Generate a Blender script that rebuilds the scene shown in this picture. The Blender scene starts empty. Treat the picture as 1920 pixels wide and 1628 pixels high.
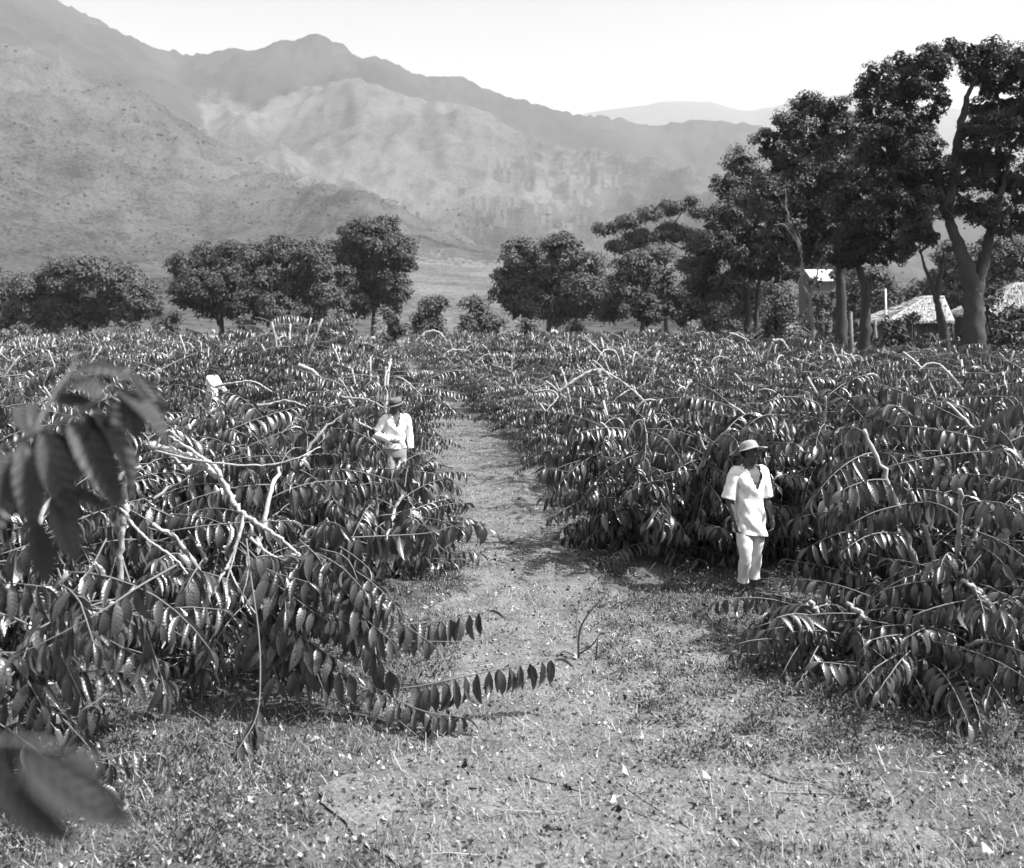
import bpy, math, random
import numpy as np
from mathutils import Vector, Matrix

rng = np.random.default_rng(7)
random.seed(7)
SC = bpy.context.scene
COL = SC.collection
R = math.radians

# ------------------------------------------------------------------ camera, sky, sun, exposure
F, CX, HY, CH = 1900.0, 960.0, 602.0, 3.1          # focal (px of the 1920 wide photo), centre, horizon row, eye height
cam = bpy.data.cameras.new('camera')
cam.sensor_width = 36.0
cam.lens = 36.0 * F / 1920.0
cam.shift_y = -(814.0 - HY) / 1920.0
cam.clip_start, cam.clip_end = 0.05, 20000.0
cam.dof.use_dof = True
cam.dof.focus_distance = 11.5
cam.dof.aperture_fstop = 2.2
camo = bpy.data.objects.new('camera', cam)
COL.objects.link(camo)
camo.location = (0, 0, CH)
camo.rotation_euler = (R(90), 0, 0)
SC.camera = camo

SUN = Vector((0.58, -0.16, 0.80)).normalized()
SUN_EL, SUN_AZ = math.asin(SUN.z), math.atan2(SUN.x, SUN.y)
world = bpy.data.worlds.new('World')
SC.world = world
world.use_nodes = True
wn = world.node_tree
wn.nodes.clear()
sky = wn.nodes.new('ShaderNodeTexSky')
sky.sky_type = 'NISHITA'
sky.sun_disc = False
sky.sun_elevation = SUN_EL
sky.sun_rotation = SUN_AZ
sky.air_density, sky.dust_density, sky.ozone_density = 1.0, 4.0, 1.0
bw = wn.nodes.new('ShaderNodeRGBToBW')
bg = wn.nodes.new('ShaderNodeBackground')
bg.inputs['Strength'].default_value = 0.105
wo = wn.nodes.new('ShaderNodeOutputWorld')
wn.links.new(sky.outputs[0], bw.inputs[0])
wn.links.new(bw.outputs[0], bg.inputs[0])
wn.links.new(bg.outputs[0], wo.inputs[0])

sl = bpy.data.lights.new('sun', 'SUN')
sl.energy, sl.angle, sl.color = 5.0, R(0.5), (1, 1, 1)
so = bpy.data.objects.new('sun', sl)
COL.objects.link(so)
so.rotation_euler = SUN.to_track_quat('Z', 'Y').to_euler()
so.location = (30, -20, 60)

vs = SC.view_settings
vs.view_transform, vs.look, vs.exposure, vs.gamma = 'Standard', 'None', 1.2, 1.0
vs.use_curve_mapping = False
SC.cycles.use_denoising = True
SC.cycles.max_bounces = 6
SC.cycles.diffuse_bounces = 3
SC.cycles.glossy_bounces = 2
SC.cycles.transmission_bounces = 3
SC.cycles.volume_bounces = 2


# ------------------------------------------------------------------ helpers
def at(px, py, d):
    """the point at distance d (metres along the view) that the photo shows at pixel px, py"""
    return np.array([(px - CX) / F * d, d, CH - (py - HY) / F * d])


def norm(a):
    a = np.asarray(a, float)
    return a / np.maximum(np.linalg.norm(a, axis=-1, keepdims=True), 1e-9)


def tag(o, label=None, cat=None, group=None, kind=None):
    if label: o['label'] = label
    if cat: o['category'] = cat
    if group: o['group'] = group
    if kind: o['kind'] = kind
    return o


class MB:
    """collects vertices and faces of ONE mesh object"""
    def __init__(self):
        self.v, self.f, self.m, self.uv, self.t, self.n = [], [], [], [], [], 0

    def add(self, V, Fc, mat=0, uv=None, tone=None):
        V = np.asarray(V, float).reshape(-1, 3)
        Fc = np.asarray(Fc, int)
        self.v.append(V)
        self.f.append(Fc + self.n)
        self.m.append(np.full(len(Fc), mat))
        self.uv.append(np.zeros((len(V), 2)) if uv is None else np.asarray(uv, float))
        if tone is None: tone = 0.5
        self.t.append(np.broadcast_to(np.asarray(tone, float), (len(V),)).copy())
        self.n += len(V)
        return self

    def mesh(self, name, mats, smooth=True):
        me = bpy.data.meshes.new(name)
        V = np.concatenate(self.v)
        me.vertices.add(len(V))
        me.vertices.foreach_set('co', V.astype(np.float32).ravel())
        lt = np.concatenate([np.full(len(f), f.shape[1]) for f in self.f])
        li = np.concatenate([f.ravel() for f in self.f])
        me.loops.add(len(li))
        me.loops.foreach_set('vertex_index', li.astype(np.int32))
        me.polygons.add(len(lt))
        ls = np.concatenate([[0], np.cumsum(lt)[:-1]])
        me.polygons.foreach_set('loop_start', ls.astype(np.int32))
        me.polygons.foreach_set('loop_total', lt.astype(np.int32))
        me.polygons.foreach_set('material_index', np.concatenate(self.m).astype(np.int32))
        me.polygons.foreach_set('use_smooth', np.full(len(lt), smooth))
        ul = me.uv_layers.new(name='UVMap')
        ul.data.foreach_set('uv', np.concatenate(self.uv)[li].astype(np.float32).ravel())
        a = me.attributes.new('tone', 'FLOAT', 'POINT')
        a.data.foreach_set('value', np.concatenate(self.t).astype(np.float32))
        me.update(calc_edges=True)
        for m in (mats if isinstance(mats, (list, tuple)) else [mats]):
            me.materials.append(m)
        return me

    def obj(self, name, mats, parent=None, smooth=True):
        return link(name, self.mesh(name, mats, smooth), parent)


def link(name, data, parent=None):
    o = bpy.data.objects.new(name, data)
    COL.objects.link(o)
    if parent is not None: o.parent = parent
    return o


def empty(name, loc, label, cat, group=None, rz=0.0, s=1.0):
    o = link(name, None)
    o.empty_display_size = 0.2
    o.location = tuple(loc)
    o.rotation_euler = (0, 0, rz)
    o.scale = (s, s, s)
    return tag(o, label, cat, group)


def tube(pts, radii, n=6, cap=True, squash=None):
    """swept tube -> V, quads (ends are pinched to a point when cap)"""
    P = np.asarray(pts, float)
    k = len(P)
    rad = np.interp(np.linspace(0, 1, k), np.linspace(0, 1, len(np.atleast_1d(radii))), np.atleast_1d(radii))
    T = norm(np.gradient(P, axis=0))
    ref = np.array([0.31, 0.2, 0.93]) if abs(T[:, 2]).mean() < 0.85 else np.array([0.95, 0.25, 0.1])
    U = norm(np.cross(T, ref))
    W = np.cross(T, U)
    a = np.linspace(0, 2 * np.pi, n, endpoint=False)
    V = P[:, None] + rad[:, None, None] * (np.cos(a)[None, :, None] * U[:, None] + np.sin(a)[None, :, None] * W[:, None])
    V = V.reshape(-1, 3)
    i, j = np.meshgrid(np.arange(k - 1), np.arange(n), indexing='ij')
    b = i * n + j
    c = i * n + (j + 1) % n
    Q = np.stack([b, c, c + n, b + n], -1).reshape(-1, 4)
    if cap:
        V = np.vstack([V, P[0] - T[0] * rad[0] * 0.4, P[-1] + T[-1] * rad[-1] * 0.4])
        s, e = len(V) - 2, len(V) - 1
        Q = np.vstack([Q, [[s, (q + 1) % n, q, s] for q in range(n)],
                       [[e, (k - 1) * n + q, (k - 1) * n + (q + 1) % n, e] for q in range(n)]])
    return V, Q


def add_tube(mb, pts, radii, n=6, mat=0, tone=0.5, cap=True):
    V, Q = tube(pts, radii, n, cap)
    m = Q[:, 0] == Q[:, 3]
    off = mb.n
    mb.add(V, Q[~m], mat, tone=tone)
    if m.any():
        mb.f.append(Q[m][:, :3] + off)
        mb.m.append(np.full(int(m.sum()), mat))


def spline(pts, k=4):
    """Catmull-Rom through pts"""
    P = np.asarray(pts, float)
    P = np.vstack([2 * P[0] - P[1], P, 2 * P[-1] - P[-2]])
    out = []
    for i in range(1, len(P) - 2):
        for t in np.linspace(0, 1, k, endpoint=False):
            p0, p1, p2, p3 = P[i - 1:i + 3]
            out.append(0.5 * ((2 * p1) + (-p0 + p2) * t + (2 * p0 - 5 * p1 + 4 * p2 - p3) * t * t + (-p0 + 3 * p1 - 3 * p2 + p3) * t ** 3))
    out.append(P[-2])
    return np.array(out)


_lat = np.random.default_rng(3).random((256, 256))


def vnoise(x, y):
    xi, yi = np.floor(x).astype(int), np.floor(y).astype(int)
    fx, fy = x - xi, y - yi
    fx, fy = fx * fx * (3 - 2 * fx), fy * fy * (3 - 2 * fy)
    g = lambda a, b: _lat[a & 255, b & 255]
    return (g(xi, yi) * (1 - fx) + g(xi + 1, yi) * fx) * (1 - fy) + (g(xi, yi + 1) * (1 - fx) + g(xi + 1, yi + 1) * fx) * fy


def fbm(x, y, o=5, ridged=False):
    s, a, w = 0.0, 1.0, 0.0
    for k in range(o):
        n = vnoise(x * 2 ** k + 17.3 * k, y * 2 ** k + 9.1 * k)
        s = s + a * (1 - np.abs(2 * n - 1) if ridged else n)
        w += a
        a *= 0.5
    return s / w


# ------------------------------------------------------------------ materials (black and white photograph: all colours are greys)
def mat(name, base, rough=0.7, spec=0.3, var=0.0, vscale=4.0, var2=0.0, vscale2=40.0, bump=0.0, bscale=30.0, tone=0.0, coords='Object', stretch=None, detail=6, under=0.0):
    m = bpy.data.materials.new(name)
    m.use_nodes = True
    nt = m.node_tree
    b = nt.nodes['Principled BSDF']
    b.inputs['Roughness'].default_value = rough
    b.inputs['Specular IOR Level'].default_value = spec
    tc = nt.nodes.new('ShaderNodeTexCoord')
    vec = tc.outputs[coords]
    if stretch:
        mp = nt.nodes.new('ShaderNodeMapping')
        mp.inputs['Scale'].default_value = stretch
        nt.links.new(vec, mp.inputs[0])
        vec = mp.outputs[0]
    val = None

    def math_(op, a, c):
        n = nt.nodes.new('ShaderNodeMath')
        n.operation = op
        for q, s in enumerate((a, c)):
            if isinstance(s, (int, float)): n.inputs[q].default_value = s
            else: nt.links.new(s, n.inputs[q])
        return n.outputs[0]
    val = math_('ADD', base, 0.0)
    if var:
        n = nt.nodes.new('ShaderNodeTexNoise')
        n.inputs['Scale'].default_value = vscale
        n.inputs['Detail'].default_value = detail
        n.inputs['Roughness'].default_value = 0.65
        nt.links.new(vec, n.inputs['Vector'])
        f = math_('MULTIPLY', math_('SUBTRACT', n.outputs['Fac'], 0.5), 2 * var)
        val = math_('MULTIPLY', val, math_('ADD', f, 1.0))
    if var2:
        n = nt.nodes.new('ShaderNodeTexNoise')
        n.inputs['Scale'].default_value = vscale2
        n.inputs['Detail'].default_value = 8
        n.inputs['Roughness'].default_value = 0.7
        nt.links.new(vec, n.inputs['Vector'])
        f = math_('MULTIPLY', math_('SUBTRACT', n.outputs['Fac'], 0.5), 2 * var2)
        val = math_('MULTIPLY', val, math_('ADD', f, 1.0))
    if tone:
        at_ = nt.nodes.new('ShaderNodeAttribute')
        at_.attribute_name = 'tone'
        oi = nt.nodes.new('ShaderNodeObjectInfo')
        f = math_('ADD', math_('SUBTRACT', at_.outputs['Fac'], 0.5), math_('MULTIPLY', math_('SUBTRACT', oi.outputs['Random'], 0.5), 0.5))
        val = math_('MULTIPLY', val, math_('ADD', math_('MULTIPLY', f, tone), 1.0))
    if under:      # paler underside
        ge = nt.nodes.new('ShaderNodeNewGeometry')
        val = math_('MULTIPLY', val, math_('ADD', math_('MULTIPLY', ge.outputs['Backfacing'], under - 1.0), 1.0))
    val = math_('MAXIMUM', val, 0.012)
    cc = nt.nodes.new('ShaderNodeCombineColor')
    for q in range(3): nt.links.new(val, cc.inputs[q])
    nt.links.new(cc.outputs[0], b.inputs['Base Color'])
    if bump:
        n = nt.nodes.new('ShaderNodeTexNoise')
        n.inputs['Scale'].default_value = bscale
        n.inputs['Detail'].default_value = 5
        nt.links.new(vec, n.inputs['Vector'])
        bp = nt.nodes.new('ShaderNodeBump')
        bp.inputs['Strength'].default_value = bump
        bp.inputs['Distance'].default_value = 0.02
        nt.links.new(n.outputs['Fac'], bp.inputs['Height'])
        nt.links.new(bp.outputs[0], b.inputs['Normal'])
    return m


def leaf_mat(name, base, rough, spec, veins=9.0, vein_bump=0.5, trans=0.0):
    """coffee leaf: ribbed side veins, glossy upper face"""
    m = mat(name, base, rough, spec, var=0.35, vscale=3.0, tone=1.5, under=2.2)
    nt = m.node_tree
    b = nt.nodes['Principled BSDF']
    uv = nt.nodes.new('ShaderNodeUVMap')
    uv.uv_map = 'UVMap'
    sp = nt.nodes.new('ShaderNodeSeparateXYZ')
    nt.links.new(uv.outputs[0], sp.inputs[0])

    def mth(op, a, c=0.0):
        n = nt.nodes.new('ShaderNodeMath')
        n.operation = op
        for q, s in enumerate((a, c)):
            if isinstance(s, (int, float)): n.inputs[q].default_value = s
            else: nt.links.new(s, n.inputs[q])
        return n.outputs[0]
    au = mth('ABSOLUTE', sp.outputs[0])
    ph = mth('SUBTRACT', sp.outputs[1], mth('MULTIPLY', au, 0.30))
    s = mth('SINE', mth('MULTIPLY', ph, veins * 2 * math.pi))
    h = mth('ADD', mth('MULTIPLY', s, 0.5), mth('MULTIPLY', mth('MINIMUM', au, 0.1), -6.0))
    bp = nt.nodes.new('ShaderNodeBump')
    bp.inputs['Strength'].default_value = vein_bump
    bp.inputs['Distance'].default_value = 0.006
    nt.links.new(h, bp.inputs['Height'])
    nt.links.new(bp.outputs[0], b.inputs['Normal'])
    if trans:
        tr = nt.nodes.new('ShaderNodeBsdfTranslucent')
        tr.inputs[0].default_value = (base * 1.6,) * 3 + (1,)
        mx = nt.nodes.new('ShaderNodeMixShader')
        mx.inputs[0].default_value = trans
        nt.links.new(b.outputs[0], mx.inputs[1])
        nt.links.new(tr.outputs[0], mx.inputs[2])
        nt.links.new(mx.outputs[0], nt.nodes['Material Output'].inputs[0])
    return m


M = {
    'leaf': leaf_mat('coffee_leaf', 0.042, 0.36, 1.0, vein_bump=0.16, trans=0.08),
    'leaf_far': mat('coffee_leaf_far', 0.040, 0.38, 1.0, var=0.35, vscale=2.0, tone=1.5, under=2.2),
    'twig': mat('coffee_twig', 0.16, 0.75, 0.2, var=0.35, vscale=20),
    'bark': mat('pale_coffee_bark', 0.34, 0.8, 0.15, var=0.45, vscale=14, bump=0.4, bscale=60, stretch=(1, 1, 0.35)),
    'trunk': mat('tree_bark', 0.06, 0.9, 0.1, var=0.6, vscale=2.4, bump=0.8, bscale=9, stretch=(1, 1, 0.3)),
    'trunk_pale': mat('pale_tree_bark', 0.20, 0.9, 0.1, var=0.5, vscale=3, bump=0.5, bscale=12, stretch=(1, 1, 0.3)),
    'crown': mat('tree_leaf', 0.042, 0.5, 0.35, var=0.3, vscale=0.6, tone=1.0),
    'crown_far': mat('far_tree_leaf', 0.080, 0.6, 0.25, var=0.3, vscale=0.4, tone=1.0),
    'shrub': mat('shrub_leaf', 0.080, 0.6, 0.25, var=0.4, vscale=1.0, tone=1.0),
    'ground': mat('dry_soil', 0.092, 0.95, 0.05, var=1.1, vscale=1.6, var2=1.3, vscale2=38, bump=1.0, bscale=24, detail=12),
    'path': mat('trodden_soil', 0.135, 0.95, 0.05, var=1.0, vscale=2.4, var2=1.3, vscale2=34, bump=1.0, bscale=34, detail=12),
    'straw': mat('dry_grass', 0.185, 0.8, 0.15, tone=1.5, var=0.4, vscale=0.8),
    'litter': mat('leaf_litter', 0.26, 0.7, 0.25, tone=1.7),
    'scrub': mat('hill_scrub', 0.035, 0.9, 0.05, tone=1.2),
    'leaf_near': leaf_mat('shaded_coffee_leaf', 0.040, 0.48, 0.45, vein_bump=0.7, trans=0.10),
    'weed': mat('weed_leaf', 0.10, 0.6, 0.3, tone=1.2),
    'shirt': mat('white_cotton', 0.78, 0.9, 0.1, var=0.12, vscale=7, bump=0.6, bscale=9),
    'trouser': mat('pale_cotton', 0.62, 0.9, 0.1, var=0.18, vscale=9, bump=0.3, bscale=24),
    'trouser_grey': mat('grey_cotton', 0.28, 0.9, 0.1, var=0.25, vscale=9, bump=0.3, bscale=24),
    'skin': mat('brown_skin', 0.075, 0.5, 0.4, var=0.15, vscale=14),
    'hair': mat('black_hair', 0.02, 0.8, 0.2, bump=0.6, bscale=160),
    'hat': mat('straw_hat', 0.30, 0.85, 0.1, var=0.25, vscale=30, bump=0.5, bscale=90, stretch=(1, 1, 4)),
    'hat_grey': mat('felt_hat', 0.14, 0.9, 0.1, var=0.2, vscale=20, bump=0.2, bscale=60),
    'band': mat('dark_hat_band', 0.03, 0.8, 0.2),
    'eye': mat('eye_white', 0.5, 0.3, 0.5),
    'thatch': mat('grass_thatch', 0.36, 0.95, 0.05, tone=0.3, var=0.3, vscale=3),
    'mud': mat('mud_wall', 0.10, 0.95, 0.05, var=0.4, vscale=3),
    'white': mat('whitewash', 0.80, 0.8, 0.1, var=0.1, vscale=1),
    'greywall': mat('grey_wall', 0.14, 0.9, 0.05, var=0.2, vscale=1),
    'dark': mat('dark_opening', 0.03, 0.9, 0.05),
}


def hill_mat(name, base, dark, amount, scale=1.0):
    """dry grass slope with darker scrub in patches and speckles"""
    m = bpy.data.materials.new(name)
    m.use_nodes = True
    nt = m.node_tree
    b = nt.nodes['Principled BSDF']
    b.inputs['Roughness'].default_value = 1.0
    b.inputs['Specular IOR Level'].default_value = 0.0
    tc = nt.nodes.new('ShaderNodeTexCoord')

    def nz(sc, det, lo, hi):
        n = nt.nodes.new('ShaderNodeTexNoise')
        n.inputs['Scale'].default_value = sc
        n.inputs['Detail'].default_value = det
        n.inputs['Roughness'].default_value = 0.6
        nt.links.new(tc.outputs['Object'], n.inputs['Vector'])
        r = nt.nodes.new('ShaderNodeMapRange')
        r.inputs['From Min'].default_value, r.inputs['From Max'].default_value = lo, hi
        nt.links.new(n.outputs['Fac'], r.inputs['Value'])
        return r.outputs[0]
    big = nz(0.0035 * scale, 5, 0.42, 0.62)
    mid = nz(0.03 * scale, 8, 0.45, 0.62)
    fine = nz(0.30 * scale, 9, 0.44, 0.58)

    def mth(op, a, c):
        n = nt.nodes.new('ShaderNodeMath')
        n.operation = op
        for q, s in enumerate((a, c)):
            if isinstance(s, (int, float)): n.inputs[q].default_value = s
            else: nt.links.new(s, n.inputs[q])
        return n.outputs[0]
    f = mth('MULTIPLY', mth('ADD', mth('MULTIPLY', big, 0.38), mth('ADD', mth('MULTIPLY', mid, 0.24), mth('MULTIPLY', fine, 0.48))), amount)
    f = mth('MINIMUM', f, 1.0)
    mx = nt.nodes.new('ShaderNodeMix')
    mx.data_type = 'RGBA'
    nt.links.new(f, mx.inputs[0])
    mx.inputs[6].default_value = (base,) * 3 + (1,)
    mx.inputs[7].default_value = (dark,) * 3 + (1,)
    nt.links.new(mx.outputs[2], b.inputs['Base Color'])
    return m


M['hill'] = hill_mat('dry_grass_slope', 0.092, 0.020, 1.1)
M['sunlit_hill'] = hill_mat('sunlit_grass_slope', 0.122, 0.036, 1.0)  # lighter copy of the grass slope, with sunlight on the spurs put into its colour
M['dry_field'] = hill_mat('dry_field', 0.165, 0.045, 1.2, 2.0)
M['wood'] = hill_mat('wooded_slope', 0.050, 0.022, 1.2)
M['far_hill'] = hill_mat('far_wooded_slope', 0.06, 0.03, 1.0, 0.4)


# ------------------------------------------------------------------ ground, path, mountains
def ground_z(x, y):
    near = np.exp(-np.maximum(np.hypot(x, y) - 25, 0) / 25)
    return near * (0.10 * (fbm(x * 0.5 + 5, y * 0.5, 3) - 0.5) + 0.07 * (fbm(x * 2.3, y * 2.3 + 3, 4) - 0.5) + 0.045 * (fbm(x * 6.1 + 8, y * 6.1, 3) - 0.5) * (np.hypot(x, y) < 16))


PY = [0, 6, 8.4, 13, 20, 34, 60, 100]


def path_c(y): return np.interp(y, PY, [1.0, .85, .62, .24, -.4, -2.5, -6.4, -12.4])
def path_w(y): return np.interp(y, PY, [2.2, 1.9, 1.45, .85, .9, 1.1, 1.2, 1.3])


def grid_obj(name, X, Y, Z, m):
    a, b = X.shape
    i, j = np.meshgrid(np.arange(a - 1), np.arange(b - 1), indexing='ij')
    q = i * b + j
    Q = np.stack([q, q + b, q + b + 1, q + 1], -1).reshape(-1, 4)
    return MB().add(np.stack([X, Y, Z], -1).reshape(-1, 3), Q).obj(name, m)


xs = np.concatenate([-np.geomspace(7500, 12.5, 60), np.arange(-12, 12.01, 0.11), np.geomspace(12.5, 7500, 60)])
ys = np.concatenate([-np.geomspace(900, 2.5, 20), np.arange(-2, 2, .5), np.arange(2, 24, 0.11), np.geomspace(24.2, 7500, 110)])
GX, GY = np.meshgrid(xs, ys, indexing='ij')
g = grid_obj('ground', GX, GY, ground_z(GX, GY), M['ground'])
tag(g, 'dry soil and stubble floor of the coffee field', kind='structure')
pu = np.linspace(-1, 1, 51)
pv = np.concatenate([np.arange(1.5, 24, 0.07), np.geomspace(24.1, 100, 120)])
PU, PV = np.meshgrid(pu, pv, indexing='ij')
rag = 1 + 0.9 * (fbm(PV * 0.9 + np.sign(PU) * 40, PV * 0 + 2, 4) - 0.55)
PX = path_c(PV) + PU * path_w(PV) * rag
p = grid_obj('path', PX[::-1], PV[::-1], ground_z(PX[::-1], PV[::-1]) + 0.016, M['path'])
tag(p, 'pale trodden grass path running between the coffee rows', kind='structure')


def crest(pts, k=6):
    return spline([at(*q) for q in pts], k)


RIDGES = [   # crest lines (pixel, pixel, metres away), slope
    (crest([(-700, -330, 2300), (-300, -190, 2350), (45, -25, 2450), (170, 36, 2500), (250, 78, 2550), (340, 101, 2600), (420, 97, 2600), (500, 87, 2600), (545, 72, 2600), (575, 62, 2600), (620, 78, 2600), (680, 102, 2620), (740, 118, 2650), (780, 139, 2680), (850, 147, 2700), (920, 164, 2750), (1000, 189, 2800), (1080, 208, 2900), (1130, 219, 3000), (1230, 250, 3000)]), 0.62),
    (crest([(-500, -60, 1500), (-150, 40, 1500), (45, 112, 1480), (150, 150, 1430), (300, 228, 1330), (420, 292, 1230), (540, 345, 1100), (660, 405, 950), (780, 480, 750)]), 0.50),
    (crest([(600, 110, 2500), (585, 172, 2150), (640, 166, 2100), (720, 172, 2050), (830, 190, 2000), (1000, 256, 1900), (1190, 312, 1750), (1330, 348, 1600), (1480, 420, 1350)]), 0.55),
    (crest([(585, 172, 2150), (600, 240, 1900), (640, 335, 1600), (720, 400, 1250), (800, 480, 850)]), 0.60),
    (crest([(420, 150, 2400), (440, 210, 2000), (480, 270, 1700), (540, 330, 1450), (600, 420, 1100)]), 0.55),
    (crest([(1090, 232, 3000), (1170, 224, 3100), (1230, 233, 3150), (1280, 223, 3150), (1330, 215, 3150), (1380, 225, 3100), (1440, 240, 3000), (1600, 300, 2600), (1900, 370, 2300), (2400, 380, 2300)]), 0.52),
]


def seg_height(x, y, C, k):
    best = np.full(x.shape, -1e9)
    for a, b in zip(C[:-1], C[1:]):
        d = b[:2] - a[:2]
        L = max(d @ d, 1e-6)
        t = np.clip(((x - a[0]) * d[0] + (y - a[1]) * d[1]) / L, 0, 1)
        dist = np.hypot(x - a[0] - t * d[0], y - a[1] - t * d[1])
        z = a[2] + t * (b[2] - a[2])
        best = np.maximum(best, z - k * dist * (1 - 0.00006 * dist))
    return best


def mountain_z(x, y, ridges):
    r = np.hypot(x, y)
    wx = x + 90 * (fbm(x * 0.004, y * 0.004, 4) - 0.5)
    wy = y + 90 * (fbm(x * 0.004 + 40, y * 0.004 + 7, 4) - 0.5)
    hs = [seg_height(wx, wy, C, k) for C, k in ridges]
    h = np.max(hs, axis=0)
    apron = 0.088 * np.maximum(y - 135, 0) * (1 - 0.00018 * np.clip(y, 0, 2500)) - 1.5
    apron = apron * np.interp(x / np.maximum(y, 1), [-1.5, -0.1, 0.2, 0.5], [0.9, 1.0, 0.75, 0.35])
    q = np.logaddexp(h / 25.0, apron / 25.0) * 25.0
    q = np.where(q > 60, q, np.maximum(h, apron) * 0 + q)
    amp = np.clip((q - 15) / 120, 0, 1)
    q = q + amp * (60 * (fbm(x * 0.005, y * 0.005, 7, True) - 0.62) + 26 * (fbm(x * 0.013 + 3, y * 0.013, 4, True) - 0.62) + 12 * (fbm(x * 0.035, y * 0.035, 5, True) - 0.6))
    return np.where(y < 150, np.minimum(q, 0.02 * (y - 150)), q)


us = np.linspace(-0.72, 0.72, 420)
rs = np.geomspace(120, 4300, 280)
UU, RR = np.meshgrid(us, rs, indexing='ij')
MX, MY = UU * RR, RR
MZ = mountain_z(MX, MY, RIDGES)
MZ[:, :3] = -3
MZ = np.where(MY > 3700, MZ - (MY - 3700) * 0.3, MZ)
mt = grid_obj('mountain', MX, MY, MZ, [M['hill'], M['wood'], M['sunlit_hill'], M['dry_field']])
hh = np.array([seg_height(MX, MY, C, k) for C, k in RIDGES])
edge = 45 * (fbm(MX * .012, MY * .012, 4) - .35)
woody = (np.maximum(hh[0], hh[5]) + edge > np.max(hh[[1, 2, 3, 4]], axis=0) + 10) & (MZ > 120)
idx = woody.astype(int)
win = np.argmax(hh, axis=0)
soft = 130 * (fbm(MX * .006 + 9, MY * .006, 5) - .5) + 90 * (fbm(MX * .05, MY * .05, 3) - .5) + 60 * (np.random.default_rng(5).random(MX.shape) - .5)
pale = (win == 2) & (hh[2] > 150 + soft) & (UU + soft * .0012 < .05) | (win == 4) & (hh[4] > 230 + soft)  # upper spur faces coloured lighter to look sunlit, with ragged edges
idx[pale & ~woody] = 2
idx[(MY + soft * 1.5 > 140) & (MY + soft < 620) & (np.abs(UU + .05 + soft * .0003) < .075) & (MZ < 75)] = 3
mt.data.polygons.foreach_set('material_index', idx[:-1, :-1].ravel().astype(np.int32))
tag(mt, 'large scrub-covered mountain with descending spurs behind the field', kind='structure')
FAR = [(crest([(700, 300, 6000), (1000, 235, 6000), (1120, 210, 6000), (1190, 196, 6000), (1300, 190, 6000), (1360, 200, 6000), (1400, 207, 6000), (1460, 197, 6000), (1600, 180, 6000), (1800, 205, 6000), (2100, 240, 6000)]), 0.5)]
us2 = np.linspace(-0.15, 0.8, 220)
rs2 = np.linspace(4400, 6700, 50)
UU, RR = np.meshgrid(us2, rs2, indexing='ij')
FX, FY = UU * RR, RR
FZ = seg_height(FX, FY, FAR[0][0], 0.5) + 60 * (fbm(FX * 0.003, FY * 0.003, 4, True) - 0.6)
fm = grid_obj('far_mountain', FX, FY, FZ, M['far_hill'])
tag(fm, 'faint low mountain range on the skyline, pale with haze', kind='structure')

# scrub on the nearer slopes
cand = 34000
su = rng.uniform(-0.55, 0.5, cand)
sr = np.exp(rng.uniform(np.log(230), np.log(1500), cand))
sx, sy = su * sr, sr
open_ = (np.abs(su + .05) < .07) & (sr < 650)
sx, sy = sx[~open_], sy[~open_]
cand = len(sx)
keep = (fbm(sx * 0.012 + 3, sy * 0.012, 4) > 0.47) & (rng.random(cand) < 0.55)
sx, sy = sx[keep], sy[keep]
sz = mountain_z(sx, sy, RIDGES)
s0 = rng.uniform(0.35, 1.5, len(sx)) ** 1.3 * (0.5 + sy / 1100)
octv = np.array([[1, 0, 0], [.3, .95, 0], [-.8, .6, 0], [-.8, -.6, 0], [.3, -.95, 0], [0, 0, 1.0], [.4, .3, .75], [-.45, -.1, .8]])
octf = np.array([[0, 1, 6], [1, 5, 6], [0, 6, 5], [1, 2, 5], [2, 7, 5], [2, 3, 7], [3, 4, 7], [4, 5, 7], [4, 0, 5]])
jit = 1 + 0.35 * (rng.random((len(sx), 8, 1)) - 0.5)
SV = octv[None] * jit * s0[:, None, None] * np.array([1, 1, 0.9]) + np.stack([sx, sy, sz - 0.2], -1)[:, None]
SF = octf[None] + (np.arange(len(sx)) * 8)[:, None, None]
sb = MB().add(SV.reshape(-1, 3), SF.reshape(-1, 3), tone=np.repeat(rng.random(len(sx)), 8))
sc_ = sb.obj('hillside_scrub', M['scrub'], smooth=False)
tag(sc_, 'scattered dark scrub dotted over the lower mountain slopes', 'scrub', kind='stuff')

# the air
hb = MB().add([(-7000, -950, -60), (7000, -950, -60), (7000, 7400, -60), (-7000, 7400, -60), (-7000, -950, 1400), (7000, -950, 1400), (7000, 7400, 1400), (-7000, 7400, 1400)],
              [(0, 3, 2, 1), (4, 5, 6, 7), (0, 1, 5, 4), (1, 2, 6, 5), (2, 3, 7, 6), (3, 0, 4, 7)])
hm = bpy.data.materials.new('haze')
hm.use_nodes = True
hm.node_tree.nodes.clear()
pvn = hm.node_tree.nodes.new('ShaderNodeVolumePrincipled')
pvn.inputs['Color'].default_value = (0.96, 0.96, 0.96, 1)
pvn.inputs['Density'].default_value = 0.000105
hmo = hm.node_tree.nodes.new('ShaderNodeOutputMaterial')
hm.node_tree.links.new(pvn.outputs[0], hmo.inputs['Volume'])
hz = hb.obj('haze', hm, smooth=False)
tag(hz, 'thin pale haze over the valley', kind='stuff')


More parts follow.
